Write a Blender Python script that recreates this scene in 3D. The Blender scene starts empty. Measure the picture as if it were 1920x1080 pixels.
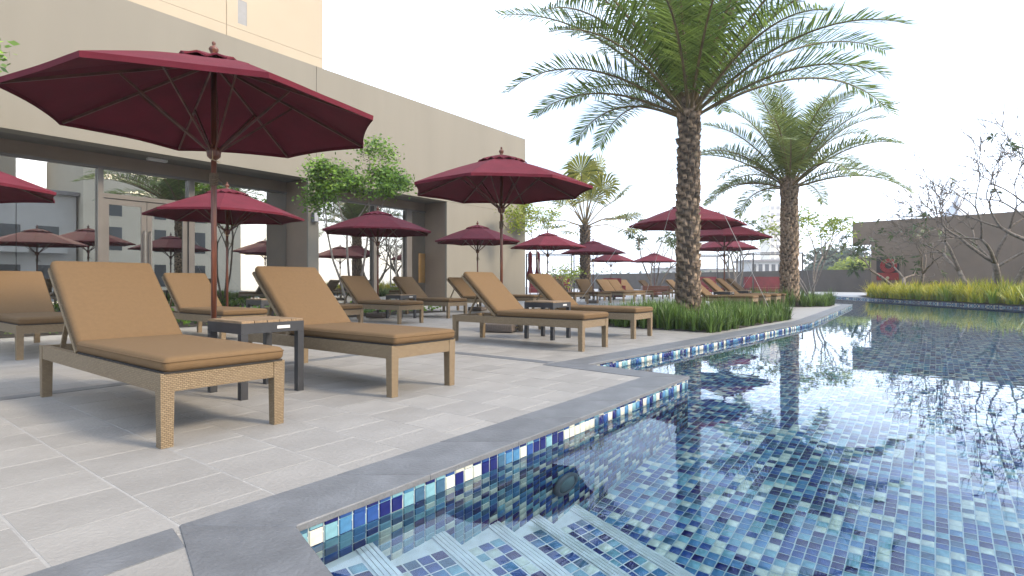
import bpy, bmesh, math, random
import numpy as np
from mathutils import Vector, Matrix, noise as mnoise
from mathutils.geometry import tessellate_polygon
R = math.radians
rng = random.Random(7)
S = bpy.context.scene
COL = S.collection

# ---------------------------------------------------------------- camera, sky, sun, exposure
cam_d = bpy.data.cameras.new('camera')
cam = bpy.data.objects.new('camera', cam_d)
COL.objects.link(cam)
cam.location = (0, 0, 0.75)
YAW = math.atan(795 / 1045)
cam.rotation_euler = (R(90), 0, YAW - R(90))
cam_d.sensor_width = 36
cam_d.lens = 1045 / 1920 * 36
cam_d.shift_y = -10 / 1920
cam_d.clip_start = 0.05
cam_d.clip_end = 6000
S.camera = cam

SUN_EL, SUN_AZ = 34.0, -74.0          # azimuth of the sun measured from +X towards +Y
world = bpy.data.worlds.new('World')
S.world = world
world.use_nodes = True
wn, wl = world.node_tree.nodes, world.node_tree.links
wn.clear()
sky = wn.new('ShaderNodeTexSky')
sky.sky_type = 'NISHITA'
sky.sun_disc = False
sky.sun_elevation = R(SUN_EL)
sky.sun_rotation = R(90 - SUN_AZ)
sky.air_density = 1.0
sky.dust_density = 2.5
sky.ozone_density = 1.0
# thin bright overcast veil over the whole sky, the same in every direction
veil = wn.new('ShaderNodeMixRGB')
cl = wn.new('ShaderNodeTexNoise'); cl.inputs['Scale'].default_value = 1.5; cl.inputs['Detail'].default_value = 7; cl.inputs['Roughness'].default_value = 0.62; cl.inputs['Distortion'].default_value = 0.5
ctc = wn.new('ShaderNodeTexCoord'); cmp_ = wn.new('ShaderNodeMapping'); cmp_.inputs['Scale'].default_value = (1, 1, 2.6)
cmr = wn.new('ShaderNodeMapRange'); cmr.inputs['From Min'].default_value = 0.40; cmr.inputs['From Max'].default_value = 0.62; cmr.inputs['To Min'].default_value = 0.13; cmr.inputs['To Max'].default_value = 0.72
wl.new(ctc.outputs['Generated'], cmp_.inputs['Vector']); wl.new(cmp_.outputs['Vector'], cl.inputs['Vector']); wl.new(cl.outputs['Fac'], cmr.inputs['Value']); wl.new(cmr.outputs['Result'], veil.inputs['Fac'])
veil.inputs['Color2'].default_value = (9.6, 11.1, 13.7, 1)
bg = wn.new('ShaderNodeBackground')
bg.inputs['Strength'].default_value = 0.15
wo = wn.new('ShaderNodeOutputWorld')
wl.new(sky.outputs['Color'], veil.inputs['Color1'])
wl.new(veil.outputs['Color'], bg.inputs['Color'])
wl.new(bg.outputs['Background'], wo.inputs['Surface'])
sun_d = bpy.data.lights.new('sun', 'SUN')
sun_d.energy = 2.5
sun_d.angle = R(11)
sun_d.color = (1.0, 0.84, 0.64)
sun = bpy.data.objects.new('sun', sun_d)
COL.objects.link(sun)
sdir = Vector((math.cos(R(SUN_EL)) * math.cos(R(SUN_AZ)), math.cos(R(SUN_EL)) * math.sin(R(SUN_AZ)), math.sin(R(SUN_EL))))
sun.rotation_euler = sdir.to_track_quat('Z', 'Y').to_euler()
sun.location = sdir * 60
S.view_settings.view_transform = 'Standard'
S.view_settings.look = 'None'
S.view_settings.gamma = 1
S.view_settings.exposure = 1.2
S.view_settings.use_curve_mapping = False
S.cycles.use_denoising = True
S.cycles.max_bounces = 10
S.cycles.transparent_max_bounces = 12
S.cycles.sample_clamp_indirect = 6
S.cycles.volume_bounces = 2

# ---------------------------------------------------------------- materials
ALB = 0.60
def nt_new(name):
    m = bpy.data.materials.new(name)
    m.use_nodes = True
    return m, m.node_tree.nodes, m.node_tree.links, m.node_tree.nodes['Principled BSDF']

def mat(name, col, rough=0.7, var=0.12, scale=6.0, bump=0.0, bscale=80.0, spec=0.5, metal=0.0, col2=None, detail=4.0, objvar=0.0, stretch=None):
    """colour that wanders a little through noise, with an optional fine relief"""
    m, n, l, p = nt_new(name)
    p.inputs['Roughness'].default_value = rough
    p.inputs['Metallic'].default_value = metal
    p.inputs['Specular IOR Level'].default_value = spec
    tc = n.new('ShaderNodeTexCoord')
    src = tc.outputs['Object']
    if stretch:
        mp = n.new('ShaderNodeMapping'); mp.inputs['Scale'].default_value = stretch
        l.new(src, mp.inputs['Vector']); src = mp.outputs['Vector']
    tx = n.new('ShaderNodeTexNoise'); tx.inputs['Scale'].default_value = scale; tx.inputs['Detail'].default_value = detail
    l.new(src, tx.inputs['Vector'])
    rp = n.new('ShaderNodeValToRGB')
    col = tuple(c * ALB for c in col)
    c2 = col2 or tuple(c * (1 - 2.2 * var) for c in col)
    c1 = tuple(min(1, c * (1 + var)) for c in col)
    rp.color_ramp.elements[0].position = 0.3; rp.color_ramp.elements[0].color = (*c2, 1)
    rp.color_ramp.elements[1].position = 0.72; rp.color_ramp.elements[1].color = (*c1, 1)
    l.new(tx.outputs['Fac'], rp.inputs['Fac'])
    out = rp.outputs['Color']
    if objvar:
        oi = n.new('ShaderNodeObjectInfo')
        hs = n.new('ShaderNodeHueSaturation')
        mr = n.new('ShaderNodeMapRange'); mr.inputs['To Min'].default_value = 1 - objvar; mr.inputs['To Max'].default_value = 1 + objvar
        l.new(oi.outputs['Random'], mr.inputs['Value']); l.new(mr.outputs['Result'], hs.inputs['Value'])
        l.new(out, hs.inputs['Color']); out = hs.outputs['Color']
    l.new(out, p.inputs['Base Color'])
    if bump:
        b = n.new('ShaderNodeBump'); b.inputs['Strength'].default_value = bump; b.inputs['Distance'].default_value = 0.01
        t2 = n.new('ShaderNodeTexNoise'); t2.inputs['Scale'].default_value = bscale; t2.inputs['Detail'].default_value = 5
        l.new(src, t2.inputs['Vector']); l.new(t2.outputs['Fac'], b.inputs['Height']); l.new(b.outputs['Normal'], p.inputs['Normal'])
    return m

M = {}
M['paver'] = mat('paver_stone', (0.378, 0.362, 0.334), 0.55, 0.05, 4.0, 0.4, 55, 0.4, objvar=0.08, detail=8.0)
M['coping'] = mat('coping_slate', (0.185, 0.195, 0.207), 0.5, 0.11, 6.0, 0.35, 70, 0.45, objvar=0.08)
M['grout'] = mat('grout', (0.43, 0.418, 0.39), 0.9, 0.06, 20)
M['facade'] = mat('facade_render', (0.275, 0.256, 0.208), 0.8, 0.03, 1.6, 0.05, 40, detail=7.0, stretch=(1, 1, .12))
M['facade_shaded'] = mat('facade_render_shaded', (0.27, 0.20, 0.14), 0.55, 0.06, 1.5, 0.03, 60)  # render of the side faces, shade put into the colour; header shares it
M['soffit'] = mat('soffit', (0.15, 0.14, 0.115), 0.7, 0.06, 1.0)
M['frame'] = mat('window_frame_metal', (0.16, 0.145, 0.13), 0.35, 0.06, 3.0, spec=0.5)
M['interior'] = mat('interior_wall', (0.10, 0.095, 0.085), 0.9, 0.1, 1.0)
M['steel'] = mat('brushed_steel', (0.7, 0.68, 0.64), 0.25, 0.04, 10, metal=1.0)
M['cream'] = mat('cream_tower_wall', (0.50, 0.425, 0.31), 0.8, 0.03, 0.4, 0.04, 20)
M['cream_seam'] = mat('cream_tower_seam', (0.42, 0.35, 0.25), 0.9, 0.05, 2)
M['louvre'] = mat('grey_louvre', (0.22, 0.23, 0.24), 0.5, 0.05, 4)
M['brown_wall'] = mat('brown_render', (0.31, 0.235, 0.17), 0.85, 0.08, 0.9, 0.06, 25)
M['dark_wall'] = mat('dark_parapet', (0.105, 0.085, 0.066), 0.8, 0.1, 1.2, 0.05, 20)
M['cloth'] = mat('burgundy_canvas', (0.165, 0.0135, 0.030), 0.85, 0.09, 5.0, 0.25, 420, 0.25, objvar=0.1)
M['wood'] = mat('red_hardwood', (0.20, 0.062, 0.030), 0.38, 0.3, 7.0, 0.1, 90, 0.5, stretch=(9, 9, 0.6))
M['ribwood'] = mat('rib_hardwood', (0.16, 0.065, 0.045), 0.5, 0.25, 12)
M['rope'] = mat('jute_rope', (0.22, 0.16, 0.10), 0.9, 0.2, 60)
M['brass'] = mat('brass_fitting', (0.62, 0.47, 0.25), 0.3, 0.08, 20, metal=1.0)
M['basewood'] = mat('weathered_base', (0.155, 0.125, 0.105), 0.75, 0.22, 8.0, 0.2, 60, stretch=(1, 8, 8))
M['cushion'] = mat('tan_canvas', (0.215, 0.135, 0.067), 0.9, 0.03, 40.0, 0.3, 330, 0.2, objvar=0.06)
M['black_mesh'] = mat('cushion_underside', (0.03, 0.026, 0.022), 0.9, 0.1, 30)
M['table'] = mat('charcoal_aluminium', (0.040, 0.043, 0.050), 0.45, 0.1, 8)
M['teak'] = mat('weathered_teak', (0.36, 0.24, 0.13), 0.65, 0.2, 10, 0.15, 90, stretch=(12, 1.2, 8), objvar=0.1)
M['white'] = mat('white_plate', (0.8, 0.8, 0.78), 0.4, 0.02, 5)
M['trunk'] = mat('palm_bark', (0.10, 0.072, 0.05), 0.95, 0.3, 14, 0.8, 45)
M['boot'] = mat('palm_leaf_base', (0.31, 0.225, 0.15), 0.9, 0.38, 14, 0.6, 60, objvar=0.5)
M['rachis'] = mat('frond_stalk', (0.27, 0.20, 0.085), 0.6, 0.2, 6)
M['soil'] = mat('soil', (0.05, 0.036, 0.025), 1.0, 0.3, 12, 0.8, 30)
M['bark'] = mat('grey_bark', (0.27, 0.22, 0.17), 0.9, 0.25, 12, 0.5, 40)
M['palebark'] = mat('pale_bark', (0.34, 0.29, 0.24), 0.9, 0.2, 12, 0.4, 40)
M['black_steel'] = mat('black_steel', (0.035, 0.033, 0.032), 0.5, 0.1, 5)
M['red_cloth'] = mat('red_upholstery', (0.20, 0.012, 0.022), 0.85, 0.15, 4)
M['wire'] = mat('white_guy_wire', (0.55, 0.54, 0.52), 0.5, 0.1, 10)
M['white_wall'] = mat('white_render', (0.72, 0.70, 0.67), 0.8, 0.05, 0.5)
M['grey_wall'] = mat('pale_grey_render', (0.98, 0.88, 0.70), 0.8, 0.05, 0.4)
M['roof'] = mat('grey_roof', (0.33, 0.31, 0.31), 0.8, 0.1, 2)
M['pane'] = mat('dark_pane', (0.05, 0.06, 0.07), 0.15, 0.1, 1)
M['amber'] = mat('amber_panel', (0.30, 0.17, 0.05), 0.5, 0.1, 3)
M['tent'] = mat('white_tent_fabric', (0.78, 0.80, 0.84), 0.6, 0.02, 1)
M['terrain'] = mat('city_ground', (0.16, 0.17, 0.12), 1.0, 0.2, 0.02)
M['red_gloss'] = mat('red_hose', (0.42, 0.02, 0.02), 0.4, 0.1, 5)
M['emblem'] = mat('cream_emblem', (0.6, 0.5, 0.3), 0.5, 0.1, 5)
M['nosing'] = mat('step_nosing_tile', (0.95, 0.92, 0.86), 0.5, 0.08, 14)
M['lamp_glass'] = mat('pool_lamp_lens', (0.25, 0.33, 0.33), 0.15, 0.1, 10)

def leaf_mat(name, a, b, rough=0.45, trans=0.25, scale=1.2, spec=0.4):
    a = tuple(c * .74 for c in a); b = tuple(c * .74 for c in b)
    m, n, l, p = nt_new(name)
    p.inputs['Roughness'].default_value = rough
    p.inputs['Specular IOR Level'].default_value = spec
    at = n.new('ShaderNodeAttribute'); at.attribute_name = 'tone'; at.attribute_type = 'GEOMETRY'
    rp = n.new('ShaderNodeValToRGB')
    rp.color_ramp.elements[0].color = (*a, 1); rp.color_ramp.elements[1].color = (*b, 1)
    l.new(at.outputs['Fac'], rp.inputs['Fac']); l.new(rp.outputs['Color'], p.inputs['Base Color'])
    tr = n.new('ShaderNodeBsdfTranslucent')
    l.new(rp.outputs['Color'], tr.inputs['Color'])
    mx = n.new('ShaderNodeMixShader'); mx.inputs['Fac'].default_value = trans
    l.new(p.outputs['BSDF'], mx.inputs[1]); l.new(tr.outputs['BSDF'], mx.inputs[2])
    l.new(mx.outputs['Shader'], n['Material Output'].inputs['Surface'])
    return m
M['frond'] = leaf_mat('date_palm_leaflets', (0.075, 0.125, 0.026), (0.35, 0.50, 0.115), 0.35, 0.35)
M['frond2'] = leaf_mat('second_palm_leaflets', (0.08, 0.13, 0.03), (0.41, 0.48, 0.145), 0.4, 0.35)
M['fan'] = leaf_mat('fan_palm_leaf', (0.085, 0.13, 0.03), (0.60, 0.56, 0.10), 0.45, 0.3)
M['leaf_bright'] = leaf_mat('bright_green_leaves', (0.035, 0.10, 0.012), (0.30, 0.52, 0.06), 0.5, 0.35)
M['leaf_lime'] = leaf_mat('lime_leaves', (0.12, 0.21, 0.02), (0.50, 0.55, 0.06), 0.5, 0.4)
M['leaf_dark'] = leaf_mat('dark_green_leaves', (0.025, 0.045, 0.018), (0.12, 0.18, 0.055), 0.5, 0.25)
M['leaf_hazy'] = leaf_mat('far_woodland_leaves', (0.05, 0.08, 0.05), (0.12, 0.17, 0.085), 0.7, 0.2)
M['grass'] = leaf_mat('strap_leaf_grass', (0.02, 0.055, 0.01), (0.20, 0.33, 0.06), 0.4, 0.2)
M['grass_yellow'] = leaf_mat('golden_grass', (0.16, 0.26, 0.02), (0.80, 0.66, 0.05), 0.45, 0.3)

def wicker_mat():
    m, n, l, p = nt_new('woven_wicker')
    p.inputs['Roughness'].default_value = 0.55
    p.inputs['Specular IOR Level'].default_value = 0.4
    uv = n.new('ShaderNodeTexCoord')
    br = n.new('ShaderNodeTexBrick')
    br.offset = 0.5
    br.inputs['Color1'].default_value = (0.235, 0.175, 0.103, 1)
    br.inputs['Color2'].default_value = (0.185, 0.133, 0.076, 1)
    br.inputs['Mortar'].default_value = (0.085, 0.058, 0.032, 1)
    br.inputs['Scale'].default_value = 1.0
    br.inputs['Brick Width'].default_value = 0.017
    br.inputs['Row Height'].default_value = 0.0085
    br.inputs['Mortar Size'].default_value = 0.0018
    br.inputs['Mortar Smooth'].default_value = 1.0
    l.new(uv.outputs['UV'], br.inputs['Vector'])
    nz = n.new('ShaderNodeTexNoise'); nz.inputs['Scale'].default_value = 60
    l.new(uv.outputs['UV'], nz.inputs['Vector'])
    mx = n.new('ShaderNodeMixRGB'); mx.blend_type = 'MULTIPLY'; mx.inputs['Fac'].default_value = 0.5
    l.new(br.outputs['Color'], mx.inputs['Color1']); l.new(nz.outputs['Color'], mx.inputs['Color2'])
    l.new(br.outputs['Color'], p.inputs['Base Color'])
    b = n.new('ShaderNodeBump'); b.inputs['Strength'].default_value = 0.8; b.inputs['Distance'].default_value = 0.003; b.invert = True
    l.new(br.outputs['Fac'], b.inputs['Height']); l.new(b.outputs['Normal'], p.inputs['Normal'])
    return m
M['wicker'] = wicker_mat()

PITCH = 0.056
PAL = [(0.0, (0.007, 0.010, 0.085)), (0.19, (0.018, 0.055, 0.19)), (0.38, (0.05, 0.15, 0.27)), (0.54, (0.035, 0.085, 0.14)), (0.64, (0.14, 0.28, 0.32)), (0.83, (0.50, 0.50, 0.41))]
def palette(n, l, fac):
    rp = n.new('ShaderNodeValToRGB'); rp.color_ramp.interpolation = 'CONSTANT'
    els = rp.color_ramp.elements
    while len(els) < len(PAL): els.new(0.5)
    for e, (pos, c) in zip(els, PAL):
        e.position = pos; e.color = (*c, 1)
    l.new(fac, rp.inputs['Fac'])
    return rp.outputs['Color']
def tile_mat(name, mode):
    m, n, l, p = nt_new(name)
    p.inputs['Roughness'].default_value = 0.22
    p.inputs['Specular IOR Level'].default_value = 0.35
    tc = n.new('ShaderNodeTexCoord')
    if mode == 'object':
        oi = n.new('ShaderNodeObjectInfo'); fac = oi.outputs['Random']
    elif mode == 'tone':
        at = n.new('ShaderNodeAttribute'); at.attribute_name = 'tone'; fac = at.outputs['Fac']
    else:
        sc = n.new('ShaderNodeVectorMath'); sc.operation = 'SCALE'; sc.inputs['Scale'].default_value = 1 / PITCH
        l.new(tc.outputs['Object'], sc.inputs[0])
        mk = n.new('ShaderNodeVectorMath'); mk.operation = 'MULTIPLY'
        mk.inputs[1].default_value = (1, 1, 0) if mode == 'floor' else (1, 0, 1)
        l.new(sc.outputs['Vector'], mk.inputs[0])
        fl = n.new('ShaderNodeVectorMath'); fl.operation = 'FLOOR'; l.new(mk.outputs['Vector'], fl.inputs[0])
        fr = n.new('ShaderNodeVectorMath'); fr.operation = 'FRACTION'; l.new(mk.outputs['Vector'], fr.inputs[0])
        wnz = n.new('ShaderNodeTexWhiteNoise'); l.new(fl.outputs['Vector'], wnz.inputs['Vector'])
        fac = wnz.outputs['Value']
    colr = palette(n, l, fac)
    nz = n.new('ShaderNodeTexNoise'); nz.inputs['Scale'].default_value = 45; l.new(tc.outputs['Object'], nz.inputs['Vector'])
    hs = n.new('ShaderNodeHueSaturation'); l.new(colr, hs.inputs['Color'])
    mr = n.new('ShaderNodeMapRange'); mr.inputs['To Min'].default_value = 0.7; mr.inputs['To Max'].default_value = 1.3
    l.new(nz.outputs['Fac'], mr.inputs['Value']); l.new(mr.outputs['Result'], hs.inputs['Value'])
    out = hs.outputs['Color']
    if mode in ('floor', 'wall'):
        sp = n.new('ShaderNodeSeparateXYZ'); l.new(fr.outputs['Vector'], sp.inputs[0])
        a = sp.outputs['X']; b = sp.outputs['Y' if mode == 'floor' else 'Z']
        mn = n.new('ShaderNodeMath'); mn.operation = 'MINIMUM'; l.new(a, mn.inputs[0]); l.new(b, mn.inputs[1])
        lt = n.new('ShaderNodeMath'); lt.operation = 'LESS_THAN'; l.new(mn.outputs[0], lt.inputs[0]); lt.inputs[1].default_value = 0.1
        mx = n.new('ShaderNodeMixRGB'); l.new(lt.outputs[0], mx.inputs['Fac']); l.new(out, mx.inputs['Color1'])
        mx.inputs['Color2'].default_value = (0.34, 0.38, 0.37, 1); out = mx.outputs['Color']
    l.new(out, p.inputs['Base Color'])
    return m
M['tile_object'] = tile_mat('mosaic_tile_single', 'object')
M['tile_tone'] = tile_mat('mosaic_tile_field', 'tone')
M['tile_floor'] = tile_mat('mosaic_floor_far', 'floor')
M['tile_wall'] = tile_mat('mosaic_wall_far', 'wall')

def deck_mat():
    m, n, l, p = nt_new('deck_paving_far')
    p.inputs['Roughness'].default_value = 0.6
    tc = n.new('ShaderNodeTexCoord')
    sp = n.new('ShaderNodeSeparateXYZ'); l.new(tc.outputs['Object'], sp.inputs[0])
    cb = n.new('ShaderNodeCombineXYZ'); l.new(sp.outputs['Y'], cb.inputs['X']); l.new(sp.outputs['X'], cb.inputs['Y'])
    br = n.new('ShaderNodeTexBrick'); br.offset = 0.5
    br.inputs['Color1'].default_value = (0.265, 0.26, 0.25, 1); br.inputs['Color2'].default_value = (0.24, 0.236, 0.227, 1)
    br.inputs['Mortar'].default_value = (0.29, 0.28, 0.26, 1)
    br.inputs['Brick Width'].default_value = 0.302; br.inputs['Row Height'].default_value = 0.316
    br.inputs['Mortar Size'].default_value = 0.003; br.inputs['Scale'].default_value = 1
    l.new(cb.outputs['Vector'], br.inputs['Vector'])
    nz = n.new('ShaderNodeTexNoise'); nz.inputs['Scale'].default_value = 1.3; nz.inputs['Detail'].default_value = 6; l.new(tc.outputs['Object'], nz.inputs['Vector'])
    hs = n.new('ShaderNodeHueSaturation'); l.new(br.outputs['Color'], hs.inputs['Color'])
    mr = n.new('ShaderNodeMapRange'); mr.inputs['To Min'].default_value = 0.86; mr.inputs['To Max'].default_value = 1.1
    l.new(nz.outputs['Fac'], mr.inputs['Value']); l.new(mr.outputs['Result'], hs.inputs['Value'])
    l.new(hs.outputs['Color'], p.inputs['Base Color'])
    return m
M['deck'] = deck_mat()

def water_mat():
    m, n, l, p = nt_new('pool_water')
    n.remove(p)
    tc = n.new('ShaderNodeTexCoord')
    t1 = n.new('ShaderNodeTexNoise'); t1.inputs['Scale'].default_value = 2.6; t1.inputs['Detail'].default_value = 2.5; t1.inputs['Roughness'].default_value = 0.55
    l.new(tc.outputs['Object'], t1.inputs['Vector'])
    b = n.new('ShaderNodeBump'); b.inputs['Strength'].default_value = 0.06; b.inputs['Distance'].default_value = 0.02
    t2 = n.new('ShaderNodeTexNoise'); t2.inputs['Scale'].default_value = 0.55; t2.inputs['Detail'].default_value = 1.0; l.new(tc.outputs['Object'], t2.inputs['Vector'])
    ma = n.new('ShaderNodeMath'); ma.operation = 'MULTIPLY_ADD'; l.new(t2.outputs['Fac'], ma.inputs[0]); ma.inputs[1].default_value = 1.0; l.new(t1.outputs['Fac'], ma.inputs[2])
    l.new(ma.outputs[0], b.inputs['Height'])
    g = n.new('ShaderNodeBsdfGlossy'); g.inputs['Roughness'].default_value = 0.0; g.inputs['Color'].default_value = (1, 1, 1, 1)
    r = n.new('ShaderNodeBsdfRefraction'); r.inputs['Roughness'].default_value = 0.0; r.inputs['IOR'].default_value = 1.33; r.inputs['Color'].default_value = (0.74, 0.91, 1.0, 1)
    f = n.new('ShaderNodeFresnel'); f.inputs['IOR'].default_value = 1.33
    mx = n.new('ShaderNodeMixShader')
    for s in (g, r, f): l.new(b.outputs['Normal'], s.inputs['Normal'])
    l.new(f.outputs['Fac'], mx.inputs['Fac']); l.new(r.outputs['BSDF'], mx.inputs[1]); l.new(g.outputs['BSDF'], mx.inputs[2])
    l.new(mx.outputs['Shader'], n['Material Output'].inputs['Surface'])
    return m
M['water'] = water_mat()

def glass_mat():
    m, n, l, p = nt_new('coated_window_glass')
    n.remove(p)
    g = n.new('ShaderNodeBsdfGlossy'); g.inputs['Roughness'].default_value = 0.0; g.inputs['Color'].default_value = (0.98, 0.98, 0.92, 1)
    t = n.new('ShaderNodeBsdfTransparent'); t.inputs['Color'].default_value = (0.62, 0.70, 0.60, 1)
    f = n.new('ShaderNodeFresnel'); f.inputs['IOR'].default_value = 6.0
    mx = n.new('ShaderNodeMixShader')
    l.new(f.outputs['Fac'], mx.inputs['Fac']); l.new(t.outputs['BSDF'], mx.inputs[1]); l.new(g.outputs['BSDF'], mx.inputs[2])
    l.new(mx.outputs['Shader'], n['Material Output'].inputs['Surface'])
    return m
M['glass'] = glass_mat()

# ---------------------------------------------------------------- mesh helpers
class MB:
    def __init__(self): self.v = []; self.f = []; self.t = []
    def add(self, vs, fs, tone=0.5):
        o = len(self.v); self.v += [tuple(p) for p in vs]
        for f in fs: self.f.append(tuple(i + o for i in f)); self.t.append(tone)
    def box(self, x0, x1, y0, y1, z0, z1, mx=None):
        vs = [Vector((x, y, z)) for z in (z0, z1) for y in (y0, y1) for x in (x0, x1)]
        if mx is not None: vs = [mx @ p for p in vs]
        self.add(vs, [(0, 2, 3, 1), (4, 5, 7, 6), (0, 1, 5, 4), (2, 6, 7, 3), (0, 4, 6, 2), (1, 3, 7, 5)])
    def bar(self, a, b, w, h, up=(0, 0, 1), w2=None, h2=None):
        a, b = Vector(a), Vector(b); d = (b - a).normalized(); u = Vector(up)
        s = d.cross(u)
        if s.length < 1e-5: s = d.cross(Vector((1, 0, 0)))
        s.normalize(); u = s.cross(d).normalized()
        w2 = w if w2 is None else w2; h2 = h if h2 is None else h2
        vs = []
        for p, ww, hh in ((a, w, h), (b, w2, h2)):
            vs += [p + s * ww / 2 * i + u * hh / 2 * j for i, j in ((-1, -1), (1, -1), (1, 1), (-1, 1))]
        self.add(vs, [(0, 1, 2, 3), (7, 6, 5, 4), (0, 4, 5, 1), (1, 5, 6, 2), (2, 6, 7, 3), (3, 7, 4, 0)])
    def tube(self, pts, rad, n=8, caps=True, tone=0.5):
        pts = [Vector(p) for p in pts]
        if not hasattr(rad, '__len__'): rad = [rad] * len(pts)
        rings = []; s = None
        for i, p in enumerate(pts):
            d = (pts[min(i + 1, len(pts) - 1)] - pts[max(i - 1, 0)])
            if d.length < 1e-9: d = Vector((0, 0, 1))
            d.normalize()
            if s is None:
                s = d.orthogonal().normalized()
            else:
                s = (s - d * s.dot(d))
                s = s.normalized() if s.length > 1e-6 else d.orthogonal().normalized()
            u = d.cross(s)
            rings.append([p + (s * math.cos(2 * math.pi * k / n) + u * math.sin(2 * math.pi * k / n)) * rad[i] for k in range(n)])
        vs = [q for r in rings for q in r]; fs = []
        for i in range(len(pts) - 1):
            for k in range(n):
                a = i * n + k; b = i * n + (k + 1) % n
                fs.append((a, b, b + n, a + n))
        if caps:
            fs.append(tuple(range(n))[::-1]); fs.append(tuple(range((len(pts) - 1) * n, len(pts) * n)))
        self.add(vs, fs, tone)
    def lathe(self, prof, n=16, c=(0, 0)):
        vs = [(c[0] + r * math.cos(2 * math.pi * k / n), c[1] + r * math.sin(2 * math.pi * k / n), z) for r, z in prof for k in range(n)]
        fs = []
        for i in range(len(prof) - 1):
            for k in range(n):
                a = i * n + k; b = i * n + (k + 1) % n
                fs.append((a, b, b + n, a + n))
        fs.append(tuple(range(n))[::-1]); fs.append(tuple(range((len(prof) - 1) * n, len(prof) * n)))
        self.add(vs, fs)
    def mesh(self, name, m, smooth=False, uv=True):
        me = bpy.data.meshes.new(name)
        me.from_pydata(self.v, [], self.f)
        me.materials.append(m)
        at = me.attributes.new('tone', 'FLOAT', 'FACE'); at.data.foreach_set('value', np.array(self.t, dtype=np.float32))
        if uv and len(self.f) < 5000: box_uv(me)
        if smooth: me.polygons.foreach_set('use_smooth', [True] * len(me.polygons))
        me.update()
        return me
    def build(self, name, m, parent=None, smooth=False, loc=None, rot=None):
        o = bpy.data.objects.new(name, self.mesh(name, m, smooth)); COL.objects.link(o)
        if parent is not None: o.parent = parent
        if loc is not None: o.location = loc
        if rot is not None: o.rotation_euler = rot
        return o

def box_uv(me):
    ul = me.uv_layers.new(name='UVMap').data
    vs = me.vertices
    for p in me.polygons:
        nx, ny, nz = (abs(c) for c in p.normal)
        for li in p.loop_indices:
            co = vs[me.loops[li].vertex_index].co
            if nz >= nx and nz >= ny: u = (co.x, co.y)
            elif nx >= ny: u = (co.y, co.z)
            else: u = (co.x, co.z)
            ul[li].uv = u

def np_mesh(name, verts, faces, tones, m, parent=None):
    """fast mesh from numpy arrays: verts (N,3), faces (F,k) all of one size, tones (F,)"""
    me = bpy.data.meshes.new(name)
    k = faces.shape[1]
    me.vertices.add(len(verts)); me.vertices.foreach_set('co', verts.astype(np.float32).ravel())
    me.loops.add(faces.size); me.loops.foreach_set('vertex_index', faces.astype(np.int32).ravel())
    me.polygons.add(len(faces)); me.polygons.foreach_set('loop_start', np.arange(0, faces.size, k, dtype=np.int32))
    me.polygons.foreach_set('loop_total', np.full(len(faces), k, dtype=np.int32))
    at = me.attributes.new('tone', 'FLOAT', 'FACE'); at.data.foreach_set('value', tones.astype(np.float32))
    me.materials.append(m); me.update(calc_edges=True); me.validate()
    o = bpy.data.objects.new(name, me); COL.objects.link(o)
    if parent is not None: o.parent = parent
    return o

def bev_box(name, dims, r, m, parent=None, seg=3, loc=(0, 0, 0), rot=(0, 0, 0), puff=0.0, cuts=0):
    """box from (0,0,0) to dims with rounded edges; puff domes the top a little"""
    bm = bmesh.new(); bmesh.ops.create_cube(bm, size=1)
    for v in bm.verts: v.co = Vector(((v.co.x + .5) * dims[0], (v.co.y + .5) * dims[1], (v.co.z + .5) * dims[2]))
    bmesh.ops.bevel(bm, geom=bm.edges[:], offset=r, segments=seg, profile=0.5, affect='EDGES')
    if cuts:
        for ax, nn in ((0, cuts), (1, cuts * 2)):
            for i in range(1, nn):
                co = [dims[0] / 2, dims[1] / 2, dims[2] / 2]; co[ax] = dims[ax] * i / nn
                no = [0, 0, 0]; no[ax] = 1
                bmesh.ops.bisect_plane(bm, geom=bm.verts[:] + bm.edges[:] + bm.faces[:], plane_co=co, plane_no=no)
        for v in bm.verts:
            sx = 1 - abs(2 * v.co.x / dims[0] - 1) ** 3; sy = 1 - abs(2 * v.co.y / dims[1] - 1) ** 4
            w = max(0, sx) * max(0, sy)
            if v.co.z > dims[2] * .5: v.co.z += puff * w + 0.004 * w * mnoise.noise(v.co * 5)
    me = bpy.data.meshes.new(name); bm.to_mesh(me); bm.free()
    me.materials.append(m); box_uv(me)
    me.polygons.foreach_set('use_smooth', [True] * len(me.polygons))
    o = bpy.data.objects.new(name, me); COL.objects.link(o)
    o.parent = parent; o.location = loc; o.rotation_euler = rot
    return o

def thing(name, label, cat, loc=(0, 0, 0), rz=0.0, group=None, scale=1.0):
    o = bpy.data.objects.new(name, None); COL.objects.link(o)
    o.empty_display_size = 0.1
    o.location = loc; o.rotation_euler = (0, 0, rz); o.scale = (scale,) * 3
    o['label'] = label; o['category'] = cat
    if group: o['group'] = group
    return o
def tag(o, label, cat, group=None):
    o['label'] = label; o['category'] = cat
    if group: o['group'] = group
    return o
def struct(o): o['kind'] = 'structure'; return o
def stuff(o): o['kind'] = 'stuff'; return o
KIDS = {}
def kids(o): return [c for c in COL.objects if c.parent == o]
def dup(root, loc, rz, label, scale=None, group=None):
    r = root.copy(); COL.objects.link(r)
    r.location = loc; r.rotation_euler = (0, 0, rz); r['label'] = label
    if scale: r.scale = (scale,) * 3
    if group: r['group'] = group
    def rec(a, b):
        if a.name not in KIDS: KIDS[a.name] = kids(a)
        for ch in KIDS[a.name]:
            c = ch.copy(); COL.objects.link(c); c.parent = b
            rec(ch, c)
    rec(root, r)
    return r
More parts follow.
